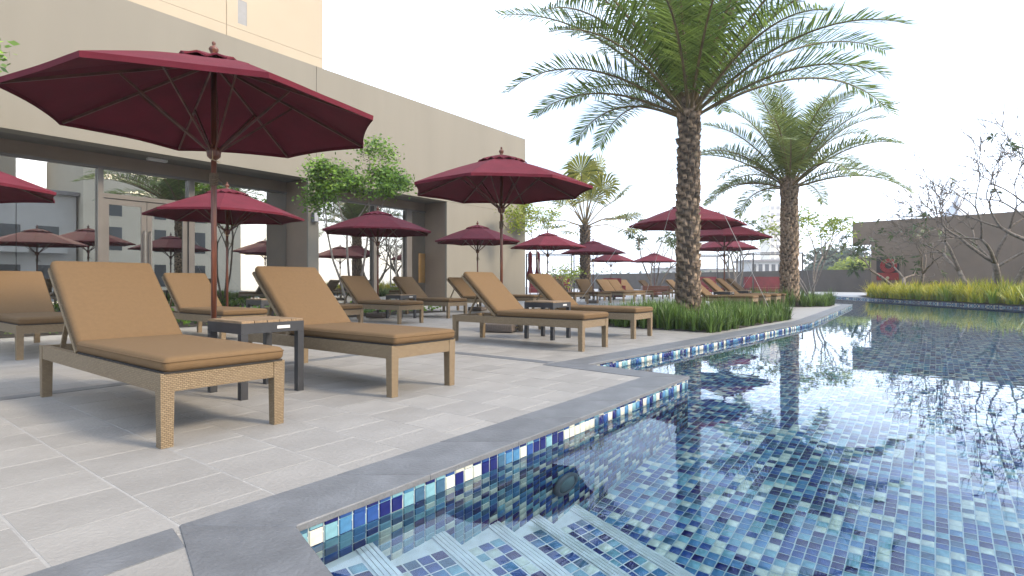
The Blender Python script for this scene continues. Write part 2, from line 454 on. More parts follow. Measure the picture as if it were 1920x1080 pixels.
def flat(name, poly, z, m, parent=None):
    """horizontal sheet from an outline, facing up"""
    tris = tessellate_polygon([[Vector((x, y, 0)) for x, y in poly]])
    vs = [(x, y, z) for x, y in poly]; fs = []
    for a, b, c in tris:
        n = (Vector(vs[b]) - Vector(vs[a])).cross(Vector(vs[c]) - Vector(vs[a]))
        if n.length < 1e-9: continue
        fs.append((a, b, c) if n.z > 0 else (a, c, b))
    mb = MB(); mb.add(vs, fs)
    return mb.build(name, m, parent)
def inside(p, poly):
    x, y = p; c = False; j = len(poly) - 1
    for i in range(len(poly)):
        xi, yi = poly[i]; xj, yj = poly[j]
        if (yi > y) != (yj > y) and x < (xj - xi) * (y - yi) / (yj - yi) + xi: c = not c
        j = i
    return c
Fw = Vector((math.cos(YAW), math.sin(YAW))); Rt = Vector((math.sin(YAW), -math.cos(YAW)))
def depth_of(x, y): return x * Fw.x + y * Fw.y
def in_frame(p, m=0.04):
    d = depth_of(p[0], p[1]); t = p[0] * Rt.x + p[1] * Rt.y
    if d < 0.2: return False
    px = t / d * 1045 / 960; py = (0.75 - p[2]) / d * 1045 / 540
    return abs(px) < 1 + m and -1 - m < py < 1.02 + m

# ---------------------------------------------------------------- setting: ground, deck, pool
U73 = Vector((math.cos(R(73)), math.sin(R(73))))
C0 = (0.952, 1.575); E0 = (C0[0] - 8 * U73.x, C0[1] - 8 * U73.y)
C1 = (4.385, 1.575); C2 = (4.47, 2.55); S1 = (6.46, 2.37); B1 = (12.03, 1.92); C3 = (22.3, 2.29); C4 = (26.5, 6.4)
FA = (36.2, 5.0); FB = (31.0, 1.95); FC = (24.1, -2.24); FD = (8.0, -11.7)
POOL = [E0, C0, C1, C2, S1, B1, C3, C4, FA, FB, FC, FD]
WATER_Z, FLOOR_Z = -0.087, -1.26

terrain = MB(); terrain.add([(-450, -450, -7), (450, -450, -7), (450, 450, -7), (-450, 450, -7)], [(0, 1, 2, 3)])
struct(terrain.build('terrain', M['terrain']))
outer = [(26, -24), (80, -8), (80, 75), (-12, 75), (-12, -24)]
deck_poly = POOL + [FD] if False else None
ring = [E0, C0, C1, C2, S1, B1, C3, C4, FA, FB, FC, FD, (9, -24), (80, -24), (80, 75), (-12, 75), (-12, -24), (-6.6, -24)]
deck = struct(flat('deck', ring, -0.006, M['deck']))

# water and basin
water = struct(flat('water', POOL, WATER_Z, M['water']))
mb = MB()
tris = tessellate_polygon([[Vector((x, y, 0)) for x, y in POOL]])
vs = [(x, y, FLOOR_Z) for x, y in POOL]; fs = []
for a, b, c in tris:
    nn = (Vector(vs[b]) - Vector(vs[a])).cross(Vector(vs[c]) - Vector(vs[a]))
    fs.append((a, b, c) if nn.z > 0 else (a, c, b))
mb.add(vs, fs)
basin = struct(mb.build('pool_basin', M['tile_floor']))
mb = MB()
for i in range(len(POOL)):
    a, b = POOL[i], POOL[(i + 1) % len(POOL)]
    mb.add([(*a, FLOOR_Z), (*b, FLOOR_Z), (*b, -0.007), (*a, -0.007)], [(0, 1, 2, 3)])
mb.build('pool_wall', M['tile_wall'], basin)

# coping stones along each visible edge, and thin border strips in the paving
def offset_line(poly, w):
    """outline moved outwards (to the left of travel) by w with mitred corners"""
    out = []
    n = len(poly)
    for i in range(n):
        p0, p1, p2 = Vector(poly[i - 1]), Vector(poly[i]), Vector(poly[(i + 1) % n])
        d1 = (p1 - p0).normalized(); d2 = (p2 - p1).normalized()
        n1 = Vector((-d1.y, d1.x)); n2 = Vector((-d2.y, d2.x))
        mt = (n1 + n2).normalized(); k = w / max(0.35, mt.dot(n1))
        out.append(p1 + mt * k)
    return out
OUT = offset_line(POOL, 0.280)
INN = offset_line(POOL, -0.012)
def stone(name, quad, z0, z1, m, parent, gap=0.0025):
    c = sum((Vector(q) for q in quad), Vector((0, 0))) / 4
    q = []
    for p in quad:
        d = Vector(p) - c; q.append(Vector(p) - d.normalized() * gap)
    b = 0.004
    vs = [(*p, z0) for p in q] + [(*p, z1 - b) for p in q] + [(*(p - (p - c).normalized() * b), z1) for p in q]
    o = MB(); c3 = Vector((c.x, c.y, 0))
    o.add([Vector(v) - c3 for v in vs], [(0, 1, 5, 4), (1, 2, 6, 5), (2, 3, 7, 6), (3, 0, 4, 7), (4, 5, 9, 8), (5, 6, 10, 9), (6, 7, 11, 10), (7, 4, 8, 11), (8, 9, 10, 11), (3, 2, 1, 0)])
    return o.build(name, m, parent, loc=(c.x, c.y, 0))
def coping(i, length, first=None):
    a0, a1 = Vector(POOL[i]), Vector(POOL[i + 1]); b0, b1 = OUT[i], OUT[i + 1]
    i0, i1 = INN[i], INN[i + 1]
    L = (a1 - a0).length; n = max(1, round(L / length))
    for k in range(n):
        s, e = k / n, (k + 1) / n
        quad = [i0.lerp(i1, s), i0.lerp(i1, e), b0.lerp(b1, e), b0.lerp(b1, s)]
        stone('coping_stone', quad, -0.019, 0.004, M['coping'], deck)
for i, ln in ((0, 0.62), (1, 0.62), (2, 0.6), (3, 0.7), (4, 0.8), (5, 1.2), (6, 1.5), (7, 2.2), (8, 1.2), (9, 1.2), (10, 1.4)): coping(i, ln)
for k in range(4):
    x1, x0 = 0.70 - k * 0.9, 0.70 - (k + 1) * 0.9
    stone('border_strip', [(x0, 1.69), (x1, 1.69), (x1 + (0.03 if k == 0 else 0), 1.852), (x0, 1.852)], -0.006, 0.003, M['coping'], deck)
for k in range(8):
    x1, x0 = 4.30 - k * 0.9, 4.30 - (k + 1) * 0.9
    stone('border_strip', [(x0, 4.73), (x1, 4.73), (x1, 4.86), (x0, 4.86)], -0.006, 0.003, M['coping'], deck)
for k in range(6):
    y0, y1 = 2.86 + k * 0.95, 2.86 + (k + 1) * 0.95
    stone('border_strip', [(4.31, y0), (4.44, y0), (4.44, y1), (4.31, y1)], -0.006, 0.003, M['coping'], deck)

# stone pavers: the nearest 300 one by one, the rest of the near deck joined
PW, PH = 0.316, 0.302
cells = []
for i in range(-12, 34):
    for j in range(-6, 36):
        x = 0.431 + i * PW; y = 1.795 + j * PH + (PH / 2 if i % 2 else 0)
        cx, cy = x + PW / 2, y + PH / 2
        if cy > 9.2 or cx > 9.5: continue
        if any(inside(c, POOL) for c in ((x + .05, y + .05), (x + PW - .05, y + .05), (x + .05, y + PH - .05), (x + PW - .05, y + PH - .05))): continue
        cells.append((math.hypot(cx, cy), cx, cy, not in_frame((cx, cy, 0), 0.25)))
cells.sort()
pm = MB(); g = 0.003; b = 0.002
hx, hy = PW / 2 - g, PH / 2 - g
pm.add([(sx * hx, sy * hy, -0.006) for sx, sy in ((-1, -1), (1, -1), (1, 1), (-1, 1))] + [(sx * hx, sy * hy, -b) for sx, sy in ((-1, -1), (1, -1), (1, 1), (-1, 1))] + [(sx * (hx - b), sy * (hy - b), 0) for sx, sy in ((-1, -1), (1, -1), (1, 1), (-1, 1))],
       [(0, 1, 5, 4), (1, 2, 6, 5), (2, 3, 7, 6), (3, 0, 4, 7), (4, 5, 9, 8), (5, 6, 10, 9), (6, 7, 11, 10), (7, 4, 8, 11), (8, 9, 10, 11)])
pmesh = pm.mesh('paver', M['paver'])
gm = MB(); gm.add(pm.v, pm.f); gm.add([(-PW / 2, -PH / 2, -.0010), (PW / 2, -PH / 2, -.0010), (PW / 2, PH / 2, -.0010), (-PW / 2, PH / 2, -.0010)], [(0, 1, 2, 3)])
pmesh = gm.mesh('paver', M['paver']); pmesh.materials.append(M['grout']); pmesh.polygons[-1].material_index = 1
vis = [c for c in cells if not c[3]]
rest = MB()
for k, (d, x, y, hid) in enumerate(vis):
    dz = rng.uniform(-0.0004, 0.0004)
    if k < 300:
        o = bpy.data.objects.new('paver', pmesh); COL.objects.link(o); o.parent = deck
        o.location = (x, y, dz); o.rotation_euler = (0, 0, math.pi if rng.random() < .5 else 0)
    else:
        rest.add([(x + p[0], y + p[1], p[2] + dz) for p in gm.v], gm.f)
pf = stuff(rest.build('paver_field', M['paver'], deck))
pf.data.materials.append(M['grout'])
pf.data.polygons.foreach_set('material_index', [1 if i % 10 == 9 else 0 for i in range(len(pf.data.polygons))])

# mosaic tiles: walls, floor and the steps near the camera
TG = PITCH * 0.055
def tile_list():
    T = []   # (centre, u, v, n)
    def wall(a, b, nrm, ztop, zbot):
        a3, b3 = Vector((*a, 0)), Vector((*b, 0)); u = (b3 - a3); L = u.length; u.normalize()
        nz = int((ztop - zbot) / PITCH) + 1
        for i in range(int(L / PITCH)):
            T.append((a3 + u * (i + .5) * PITCH + Vector((0, 0, ztop + .0085)), u, Vector((0, 0, 0.32)), nrm))
            for j in range(nz):
                z = ztop - (j + 0.5) * PITCH
                T.append((a3 + u * (i + .5) * PITCH + Vector((0, 0, z)), u, Vector((0, 0, 1)), nrm))
    zt = WATER_Z + PITCH - 0.002
    wall(C0, C1, Vector((0, -1, 0)), zt, FLOOR_Z)
    d = Vector(C0) - Vector(E0)
    e1 = (C0[0] - 2.2 * U73.x, C0[1] - 2.2 * U73.y)
    wall(e1, C0, Vector((U73.y, -U73.x, 0)), zt, -0.5)
    for a, b in ((C1, C2), (C2, S1), (S1, B1), (B1, C3)):
        u = (Vector(b) - Vector(a)).normalized()
        wall(a, b, Vector((u.y, -u.x, 0)), zt, -0.34)
    # floor
    for i in range(int(1.0 / PITCH), int(9.2 / PITCH)):
        for j in range(int(-4.5 / PITCH), int(1.57 / PITCH)):
            x, y = (i + .55) * PITCH, (j + .55) * PITCH
            if y > 1.555 or not inside((x, y), POOL): continue
            if math.hypot(x, y) > 8.0 or depth_of(x, y) < 1.2: continue
            if x * Rt.x + y * Rt.y > depth_of(x, y) * 1.15 + 0.4: continue
            T.append((Vector((x, y, FLOOR_Z)), Vector((1, 0, 0)), Vector((0, 1, 0)), Vector((0, 0, 1))))
    return T
T = tile_list()
# steps run parallel to the slanted end wall
STEPX = [1.26, 1.62, 1.965, 2.285, 2.65]
STEPZ = [-0.26, -0.47, -0.67, -0.87, -1.07]
ndir = Vector((U73.x, U73.y, 0)); nout = Vector((U73.y, -U73.x, 0))
for k, (sx, sz) in enumerate(zip(STEPX, STEPZ)):
    px = C0[0] if k == 0 else STEPX[k - 1]
    yb = 1.574
    A = Vector((px, yb, 0)); Bv = Vector((sx, yb, 0)); L = 3.2
    mb = MB()
    q = [A, Bv, Bv - ndir * L, A - ndir * L]
    if k == 0: q[0] = q[0] + nout * 0.001; q[3] = q[3] + nout * 0.001
    mb.add([(p.x, p.y, FLOOR_Z) for p in q] + [(p.x, p.y, sz) for p in q], [(4, 7, 6, 5), (1, 5, 6, 2), (0, 1, 2, 3), (2, 6, 7, 3), (0, 4, 5, 1)])
    st = mb.build('step', M['nosing'], basin)
    # ridged nosing strip along the outer edge of the tread
    nb = MB()
    for r in range(4):
        off = 0.010 + r * 0.017
        nb.bar(Bv - nout * off + Vector((0, 0, sz + 0.003)) - ndir * 0.01, Bv - nout * off + Vector((0, 0, sz + 0.003)) - ndir * (L - .02), 0.014, 0.012)
    nb.build('step_nosing', M['nosing'], st)
    wd = (sx - px) * math.sin(R(73)) - 0.075
    nt = int(round(wd / PITCH)); sh = wd - nt * PITCH
    for i in range(nt):
        for j in range(int(L / PITCH) - 1):
            o = sh + (i + .5) * PITCH
            c = A + nout * o - ndir * (0.02 + (j + .5) * PITCH)
            if c.y > 1.545: continue
            T.append((Vector((c.x, c.y, sz)), ndir, nout, Vector((0, 0, 1))))
    for j in range(int(L / PITCH) - 1):
        for r in range(3):
            c = Bv - ndir * (0.02 + (j + .5) * PITCH) + Vector((0, 0, sz - 0.02 - (r + .5) * PITCH))
            if c.z < FLOOR_Z: continue
            T.append((c, ndir, Vector((0, 0, 1)), nout))
# which floor tiles are under a step
def under_step(c):
    if c.z > FLOOR_Z + .001: return False
    s = (c.x - STEPX[-1]) * nout.x + (c.y - 1.574) * nout.y
    return s < 0.01
T = [t for t in T if not under_step(t[0])]
def tile_key(t):
    c = t[0]
    if not in_frame((c.x, c.y, max(c.z, -0.3)), 0.0): return 1e9
    v = Vector((0, 0, 0.75)) - c
    face = max(0.05, v.normalized().dot(t[3]))
    return v.length / math.sqrt(face) * (1 + 0.5 * max(0, WATER_Z - c.z))
T.sort(key=tile_key)
th = PITCH / 2 - TG; bv = 0.0025; tk = 0.004
base = [(-th, -th, 0), (th, -th, 0), (th, th, 0), (-th, th, 0), (-th + bv, -th + bv, tk), (th - bv, -th + bv, tk), (th - bv, th - bv, tk), (-th + bv, th - bv, tk)]
tf = [(0, 1, 5, 4), (1, 2, 6, 5), (2, 3, 7, 6), (3, 0, 4, 7), (4, 5, 6, 7)]
tmb = MB(); tmb.add(base, tf); tmesh = tmb.mesh('tile', M['tile_object'])
for c, u, v, n in T[:300]:
    o = bpy.data.objects.new('tile', tmesh); COL.objects.link(o); o.parent = basin
    mx = Matrix((u, v if u.cross(v).dot(n) > 0 else -v, n)).transposed().to_4x4(); mx.translation = c + n * 0.0005
    o.matrix_local = mx
rest = T[300:]
Cn = np.array([t[0] + t[3] * 0.0005 for t in rest]); Un = np.array([t[1] for t in rest]); Vn = np.array([(t[2] if t[1].cross(t[2]).dot(t[3]) > 0 else -t[2]) for t in rest]); Nn = np.array([t[3] for t in rest])
bb = np.array(base)
V = Cn[:, None, :] + bb[None, :, 0:1] * Un[:, None, :] + bb[None, :, 1:2] * Vn[:, None, :] + bb[None, :, 2:3] * Nn[:, None, :]
Fc = (np.arange(len(rest))[:, None, None] * 8 + np.array(tf)[None]).reshape(-1, 4)
nprng = np.random.default_rng(5)
tone = np.repeat(nprng.random(len(rest)), 5)
stuff(np_mesh('tile_field', V.reshape(-1, 3), Fc, tone, M['tile_tone'], basin))

# underwater lamp on the long wall
lamp = thing('pool_lamp', 'round grey underwater lamp set in the tiled pool wall beyond the steps', 'pool lamp', (2.52, 1.568, -0.72), 0)
lb = MB(); lb.lathe([(0.115, 0), (0.115, 0.018), (0.095, 0.026), (0.085, 0.022)], 24); lb.build('rim', M['louvre'], lamp, True, rot=(R(90), 0, 0))
lb = MB(); lb.lathe([(0.083, 0.0), (0.083, 0.022), (0.05, 0.032), (0.0, 0.035)], 24); lb.build('lens', M['lamp_glass'], lamp, True, rot=(R(90), 0, 0))

# ---------------------------------------------------------------- hotel building on the left
YF, YG = 13.65, 14.75
ZS, ZT = 3.60, 6.74
hb = thing('hotel_building', 'low taupe building with long plain fascia and glass front beside the deck', 'building', (0, 0, 0))
def part(name, m, parent, *boxes):
    b = MB()
    for bx in boxes: b.box(*bx)
    return b.build(name, m, parent)
part('fascia_panel', M['facade'], hb, (-8, -1.5, YF, YF + .4, ZS, ZT))
part('fascia_panel', M['facade'], hb, (-1.488, 8.994, YF, YF + .4, ZS, ZT))
part('fascia_panel', M['facade'], hb, (9.006, 18.86, YF, YF + .4, ZS, ZT))
part('roof_slab', M['facade'], hb, (-8, 18.855, YF + .402, 27, ZT - .5, ZT - .02))
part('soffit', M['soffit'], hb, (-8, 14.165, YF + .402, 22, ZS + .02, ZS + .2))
part('header', M['facade_shaded'], hb, (-8, 8.745, YG + .002, YG + .3, 3.31, ZS + .018), (9.085, 14.165, YG + .002, YG + .3, 3.31, ZS + .018))
part('pier', M['facade'], hb, (8.752, 9.08, YF + .01, YF + .07, 0, ZS - .003))
part('pier_side', M['facade_shaded'], hb, (8.756, 9.07, YF + .072, YG + .3, 0, ZS - .003))
part('end_wall', M['facade'], hb, (14.17, 18.86, YF + .005, YF + .09, 0, ZS - .004))
part('end_wall_side', M['facade_shaded'], hb, (14.172, 14.6, YF + .092, YG + .3, 0, ZS - .002))
part('gable_wall', M['facade'], hb, (18.80, 18.858, YF + .405, 27, 0, ZT - .52))
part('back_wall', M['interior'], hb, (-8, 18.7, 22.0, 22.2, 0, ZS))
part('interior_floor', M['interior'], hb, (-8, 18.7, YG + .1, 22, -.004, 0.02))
part('amber_panel', M['amber'], hb, (13.84, 14.15, YG - .03, YG - .014, 0.75, 1.80))
def mullion(x, w=0.08, z0=0.0, z1=3.27, dy=0.12): return part('mullion', M['frame'], hb, (x - w / 2, x + w / 2, YG - dy, YG + .03, z0, z1))
for x, w in ((-4.0, .08), (-0.6, .08), (4.285, .10), (6.17, .13), (11.85, .16), (13.32, .24)): mullion(x, w)
part('transom', M['frame'], hb, (4.34, 6.10, YG - .09, YG + .03, 2.64, 2.74))
part('head_rail', M['frame'], hb, (-8, 8.745, YG - .06, YG + .001, 3.272, 3.33), (9.085, 14.165, YG - .06, YG + .001, 3.272, 3.33))
part('sill_rail', M['frame'], hb, (-8, 4.23, YG - .06, YG + .03, 0.0, 0.09), (6.24, 8.745, YG - .06, YG + .03, 0.0, 0.09), (9.085, 11.765, YG - .06, YG + .03, 0.0, 0.09))
for x0, x1, z0, z1 in ((-8, -4.04, .09, 3.27), (-3.96, -.64, .09, 3.27), (-.56, 2.88, .09, 3.27), (2.89, 4.23, .09, 3.27), (4.34, 6.10, 2.74, 3.27), (6.24, 8.745, .09, 3.27), (9.085, 11.765, .09, 3.27), (11.935, 13.19, .09, 3.27), (13.45, 14.165, .09, 3.27)):
    part('glass_pane', M['glass'], hb, (x0, x1, YG - .012, YG, z0, z1))
def door(x0, x1, hand):
    d = MB()
    for bx in ((x0, x0 + .11, YG - .06, YG, .02, 2.63), (x1 - .11, x1, YG - .06, YG, .02, 2.63), (x0 + .11, x1 - .11, YG - .06, YG, 2.50, 2.63), (x0 + .11, x1 - .11, YG - .06, YG, .02, .17)): d.box(*bx)
    dr = d.build('door', M['frame'], hb)
    part('door_glass', M['glass'], dr, (x0 + .11, x1 - .11, YG - .04, YG - .028, .17, 2.50))
    hx = x1 - .055 if hand > 0 else x0 + .055
    h = MB(); h.bar((hx, YG - .15, .62), (hx, YG - .15, 1.95), .028, .028, (0, 1, 0)); h.bar((hx, YG - .06, 1.94), (hx, YG - .15, 1.94), .026, .026); h.bar((hx, YG - .06, .64), (hx, YG - .15, .64), .026, .026)
    h.build('handle', M['steel'], dr)
door(4.345, 5.20, 1); door(5.21, 6.095, -1)
sc = part('wall_light', M['louvre'], hb, (8.86, 9.0, YF - .10, YF + .008, 2.42, 2.68))
part('lens', M['white'], sc, (8.875, 8.985, YF - .112, YF - .102, 2.44, 2.66))
part('ceiling_light', M['white'], hb, (5.1, 5.5, 14.3, 14.44, ZS - .035, ZS + .018))
for h_x in (12.68, 12.95):
    h = MB(); h.bar((h_x, YG - .15, .6), (h_x, YG - .15, 2.05), .03, .03, (0, 1, 0)); h.bar((h_x, YG - .15, 2.03), (h_x, YG - .012, 2.03), .026, .026); h.bar((h_x, YG - .15, .62), (h_x, YG - .012, .62), .026, .026); h.build('handle', M['steel'], hb)

tw = thing('tower_building', 'tall cream tower with one narrow grey louvred opening above the low fascia', 'tower', (0, 0, 0))
TY, TXR = 24.0, 16.17
part('wall', M['cream_seam'], tw, (-14, TXR, TY, TY + 18, 0, 46))
zz = [0, 4.2, 7.95, 11.72, 15.5, 19.3, 23.1]
for i in range(len(zz) - 1):
    for x0, x1 in ((-9, -2), (-2, 4.6), (4.6, 11.49), (11.49, TXR)):
        b = MB(); z0, z1 = zz[i] + .006, zz[i + 1] - .006
        y0 = TY - .02
        if i == 3 and x0 == 11.49:
            b.box(x0 + .02, 11.98, y0, TY - .001, z0, z1); b.box(12.38, x1 - .001, y0, TY - .001, z0, z1)
            b.box(11.98, 12.38, y0, TY - .001, z0, 11.96); b.box(11.98, 12.38, y0, TY - .001, 13.0, z1)
        else: b.box(x0 + .02, x1 - (.02 if x1 < TXR else .001), y0, TY - .001, z0, z1)
        b.build('wall_panel', M['cream'], tw)
part('window', M['louvre'], tw, (11.98, 12.38, TY - .012, TY - .002, 11.96, 13.0))
part('vent', M['louvre'], tw, (12.55, 12.8, TY - .05, TY - .021, 10.9, 11.12))

# opposite wing across the pool, seen as the reflection in the glass front
op = thing('apartment_block', 'pale apartment block across the pool mirrored in the glass front', 'building', (0, 0, 0))
part('wall', M['grey_wall'], op, (14.5, 27, -34, -24, -6, 11.5))
part('wall', M['cream'], op, (-6, 12, -44, -32, -6, 18))
part('wing_wall', M['white_wall'], op, (4, 14.3, -32, -25, -6, 7.6))
for zf in (0.4, 3.4, 6.2):
    for x in np.arange(5.0, 14, 2.3):
        if zf > 5: continue
        w = part('window', M['pane'], op, (x, x + 1.3, -25.02, -24.96, zf, zf + 1.7)); part('balcony', M['white_wall'], op, (x - .3, x + 1.6, -24.95, -24.0, zf - .4, zf + .35))
    for x in (16.2, 19.5, 22.8):
        part('window', M['pane'], op, (x, x + .9, -24.02, -23.97, zf, zf + 1.9))
part('roof', M['roof'], op, (3.8, 14.45, -32.2, -24.6, 7.6, 7.9))

# ---------------------------------------------------------------- walls at the far side
def wall_line(pts, h, t, m, name, label, cat, z0=0.0, cap=None):
    root = thing(name, label, cat, (0, 0, 0))
    for a, b in zip(pts, pts[1:]):
        d = (Vector(b) - Vector(a)); L = d.length; n = max(1, round(L / 6.0))
        for k in range(n):
            p, q = Vector(a).lerp(Vector(b), k / n), Vector(a).lerp(Vector(b), (k + 1) / n)
            u = (q - p).normalized() * .006
            w = MB(); w.bar((*(p + u), z0 + h / 2), (*(q - u), z0 + h / 2), t, h); w.build('wall_panel', m, root)
    return root
wall_line([(51.0, 3.6), (56.5, 22.0), (63.0, 41.0)], 1.78, .25, M['dark_wall'], 'perimeter_wall', 'low dark grey parapet wall along the far edge of the deck', 'wall')
pv = thing('pavilion_wall', 'tall plain brown wall with a stepped end behind the yellow grass bed', 'wall', (0, 0, 0))
for a, b, z0, z1 in (((39.17, 3.016), (38.2, -3.15), 0, 4.36), ((38.195, -3.16), (35.4, -9.34), 0, 4.36)):
    w = MB(); w.bar((*a, (z0 + z1) / 2), (*b, (z0 + z1) / 2), .4, z1 - z0); w.build('wall_panel', M['brown_wall'], pv)
w = MB(); w.bar((39.32, 3.98, 3.68), (39.175, 3.03, 3.68), .395, 1.36); w.build('overhang', M['brown_wall'], pv)
# hose cabinet on that wall
hc = thing('hose_cabinet', 'dark fire hose cabinet with a red hose on the brown wall', 'fire cabinet', (38.80, 2.2, 0), math.atan2(-6.166, -0.97) + math.pi)
part('frame', M['brown_wall'], hc, (-.75, .75, .0, .06, .70, 2.42))
part('back_panel', M['black_steel'], hc, (-.56, .56, .062, .10, .88, 2.24))
part('lower_panel', M['red_gloss'], hc, (-.54, .54, .104, .13, .90, 1.32))
t = MB()
for r in (.22, .30, .38):
    t.tube([(math.cos(a) * r - .05, .17, 1.72 + math.sin(a) * r) for a in np.linspace(0, 2 * math.pi, 21)], .045, 6, False)
t.build('hose_reel', M['red_gloss'], hc)
t = MB(); t.lathe([(.09, 0), (.09, .02), (.05, .03)], 12); t.build('emblem', M['emblem'], hc, rot=(R(-90), 0, 0), loc=(0, .132, 1.02))

# ---------------------------------------------------------------- loungers
def make_lounger(label, loc, rz=0.0):
    root = thing('sun_lounger', label, 'sun lounger', loc, rz, 'tan sun loungers on the pool deck')
    W, L, ZT_, ZB = 0.60, 1.93, 0.338, 0.252
    for x0, y0 in ((0, 0), (W - .06, 0), (0, L - .06), (W - .06, L - .06)):
        lg = MB(); zt = ZT_ if True else ZB
        lg.add([(x0 + .004, y0 + .004, 0), (x0 + .056, y0 + .004, 0), (x0 + .056, y0 + .056, 0), (x0 + .004, y0 + .056, 0), (x0, y0, zt), (x0 + .06, y0, zt), (x0 + .06, y0 + .06, zt), (x0, y0 + .06, zt)],
               [(3, 2, 1, 0), (4, 5, 6, 7), (0, 1, 5, 4), (1, 2, 6, 5), (2, 3, 7, 6), (3, 0, 4, 7)])
        lg.build('leg', M['wicker'], root)
    fr = MB()
    fr.box(.004, .044, .0605, L - .0605, ZB, ZT_ - .001); fr.box(W - .044, W - .004, .0605, L - .0605, ZB, ZT_ - .001)
    fr.box(.0605, W - .0605, .004, .044, ZB, ZT_ - .001); fr.box(.0605, W - .0605, L - .044, L - .004, ZB, ZT_ - .001)
    fr.box(.045, W - .045, .05, 1.20, ZT_ - .03, ZT_ - .006)
    fr.build('frame', M['wicker'], root)
    hy, hz, ang = 1.22, ZT_ + .012, R(42)
    mx = Matrix.Translation((0, hy, hz)) @ Matrix.Rotation(ang, 4, 'X')
    bf = MB()
    bf.box(.012, .05, .0, .74, -.028, -.002, mx); bf.box(W - .05, W - .012, .0, .74, -.028, -.002, mx); bf.box(.05, W - .05, .70, .74, -.028, -.002, mx)
    bf.box(.05, W - .05, .02, .69, -.02, -.006, mx)
    bf.build('backrest_frame', M['wicker'], root)
    for x in (.07, W - .07):
        s = MB(); tp = mx @ Vector((x, .42, -.03)); s.bar(tp, (x, tp.y + .17, ZT_ - .03), .025, .018); s.build('prop', M['wicker'], root)
    sb = MB(); sb.box(.014, W - .014, .0, hy - .02, ZT_ - .003, ZT_ + .007); sb.build('cushion_base', M['black_mesh'], root)
    bev_box('seat_cushion', (.585, hy + .015, .070), .029, M['cushion'], root, 3, (.0075, -.018, ZT_ + .004), puff=.006, cuts=4)
    bev_box('back_cushion', (.575, .745, .066), .027, M['cushion'], root, 3, (.0125, hy + .004, hz + .004), (ang, 0, 0), puff=.006, cuts=4)
    for nm_, par, y0_, y1_, zz_, rt_ in (('piping', root, -.018, hy - .003, ZT_ + .058, None),):
        pp = MB(); x0_, x1_ = .008, .592
        pts = []
        for cx_, cy_, a0_ in ((x1_ - .022, y0_ + .022, -90), (x1_ - .022, y1_ - .022, 0), (x0_ + .022, y1_ - .022, 90), (x0_ + .022, y0_ + .022, 180)):
            for da in (0, 30, 60, 90):
                a_ = R(a0_ + da); pts.append((cx_ + .0215 * math.cos(a_), cy_ + .0215 * math.sin(a_), zz_ - .006))
        pts.append(pts[0]); pp.tube(pts, .0035, 5, False); pp.build('piping', M['cushion'], root, True)
    return root
LG = [  # x, y, turn, label
    (1.035, 2.77, 0, 'largest nearest tan sun lounger, left of the charcoal side table by the pool corner'),
    (2.405, 2.81, 0, 'tan sun lounger just right of the nearest charcoal side table'),
    (5.27, 3.05, 0, 'tan sun lounger with wooden umbrella base visible under its frame'),
    (6.88, 3.19, 0, 'tan sun lounger whose foot end reaches the dark grass bed'),
    (1.38, 7.05, 0, 'tan sun lounger cut by the left picture edge in front of the glass'),
    (3.27, 6.95, 0, 'tan sun lounger behind the nearest umbrella pole, facing out from the door'),
    (4.95, 7.15, 0, 'tan sun lounger almost hidden behind the second lounger back'),
    (6.72, 7.65, 0, 'tan sun lounger in front of the glass, left of the small table by the pier'),
    (8.50, 8.15, 0, 'tan sun lounger in front of the dark recess beside the plain end wall'),
    (10.55, 8.4, 0, 'tan sun lounger half hidden behind the backrest of the third front lounger'),
    (12.25, 8.6, 0, 'tan sun lounger before the plain end wall, mostly behind the front umbrella pole'),
    (16.6, 9.9, 22, 'far tan sun lounger just behind the fourth front lounger back'),
    (17.9, 9.75, 32, 'far tan sun lounger with a small dark table before the fan palm'),
    (19.72, 9.6, 24, 'first of three far tan sun loungers set close together beyond the fan palm'),
    (21.37, 9.9, 22, 'second of three far tan sun loungers set close together beyond the fan palm'),
    (22.7, 10.1, 22, 'last of three far tan sun loungers set close together beyond the fan palm'),
    (27.6, 11.0, 10, 'single far tan sun lounger in front of the brown timber planter'),
    (24.4, 8.2, 10, 'far tan sun lounger peeking out left of the big palm trunk'),
    (15.25, 3.78, 0, 'tan sun lounger directly behind the big palm, foot among the grass'),
    (16.55, 3.76, 0, 'second tan sun lounger behind the big palm with foot toward pool'),
    (17.68, 3.72, 0, 'third tan sun lounger behind the big palm, beside an umbrella pole'),
    (18.85, 3.74, 0, 'last tan sun lounger behind the big palm, next to the second grass bed'),
]
lounger0 = None
for i, (x, y, a, lab) in enumerate(LG):
    if i == 0: lounger0 = make_lounger(lab, (x, y, 0))
    else: dup(lounger0, (x, y, 0), R(-a), lab)

# ---------------------------------------------------------------- side tables
def make_table(label, loc):
    root = thing('side_table', label, 'side table', loc, 0, 'charcoal side tables between the loungers')
    W, D, H = 0.44, 0.46, 0.495
    for x0 in (0, W - .045):
        for y0 in (0, D - .045):
            b = MB(); b.box(x0, x0 + .045, y0, y0 + .045, 0, H - .076); b.build('leg', M['table'], root)
    b = MB(); b.box(0, W, 0, .045, H - .075, H - .008); b.box(0, W, D - .045, D, H - .075, H - .008); b.box(0, .045, .0455, D - .0455, H - .075, H - .008); b.box(W - .045, W, .0455, D - .0455, H - .075, H - .008)
    b.build('apron', M['table'], root)
    n = 5; w = (W - .004) / n
    for k in range(n):
        b = MB(); b.box(.002 + k * w + .003, .002 + (k + 1) * w - .003, .004, D - .004, H - .0075, H + .008); b.build('slat', M['teak'], root)
    b = MB(); b.box(W * .55, W * .76, -.003, -.0005, H - .052, H - .032); b.build('name_plate', M['white'], root)
    return root
table0 = make_table('charcoal side table with pale teak top between the two nearest loungers', (1.775, 3.51, 0))
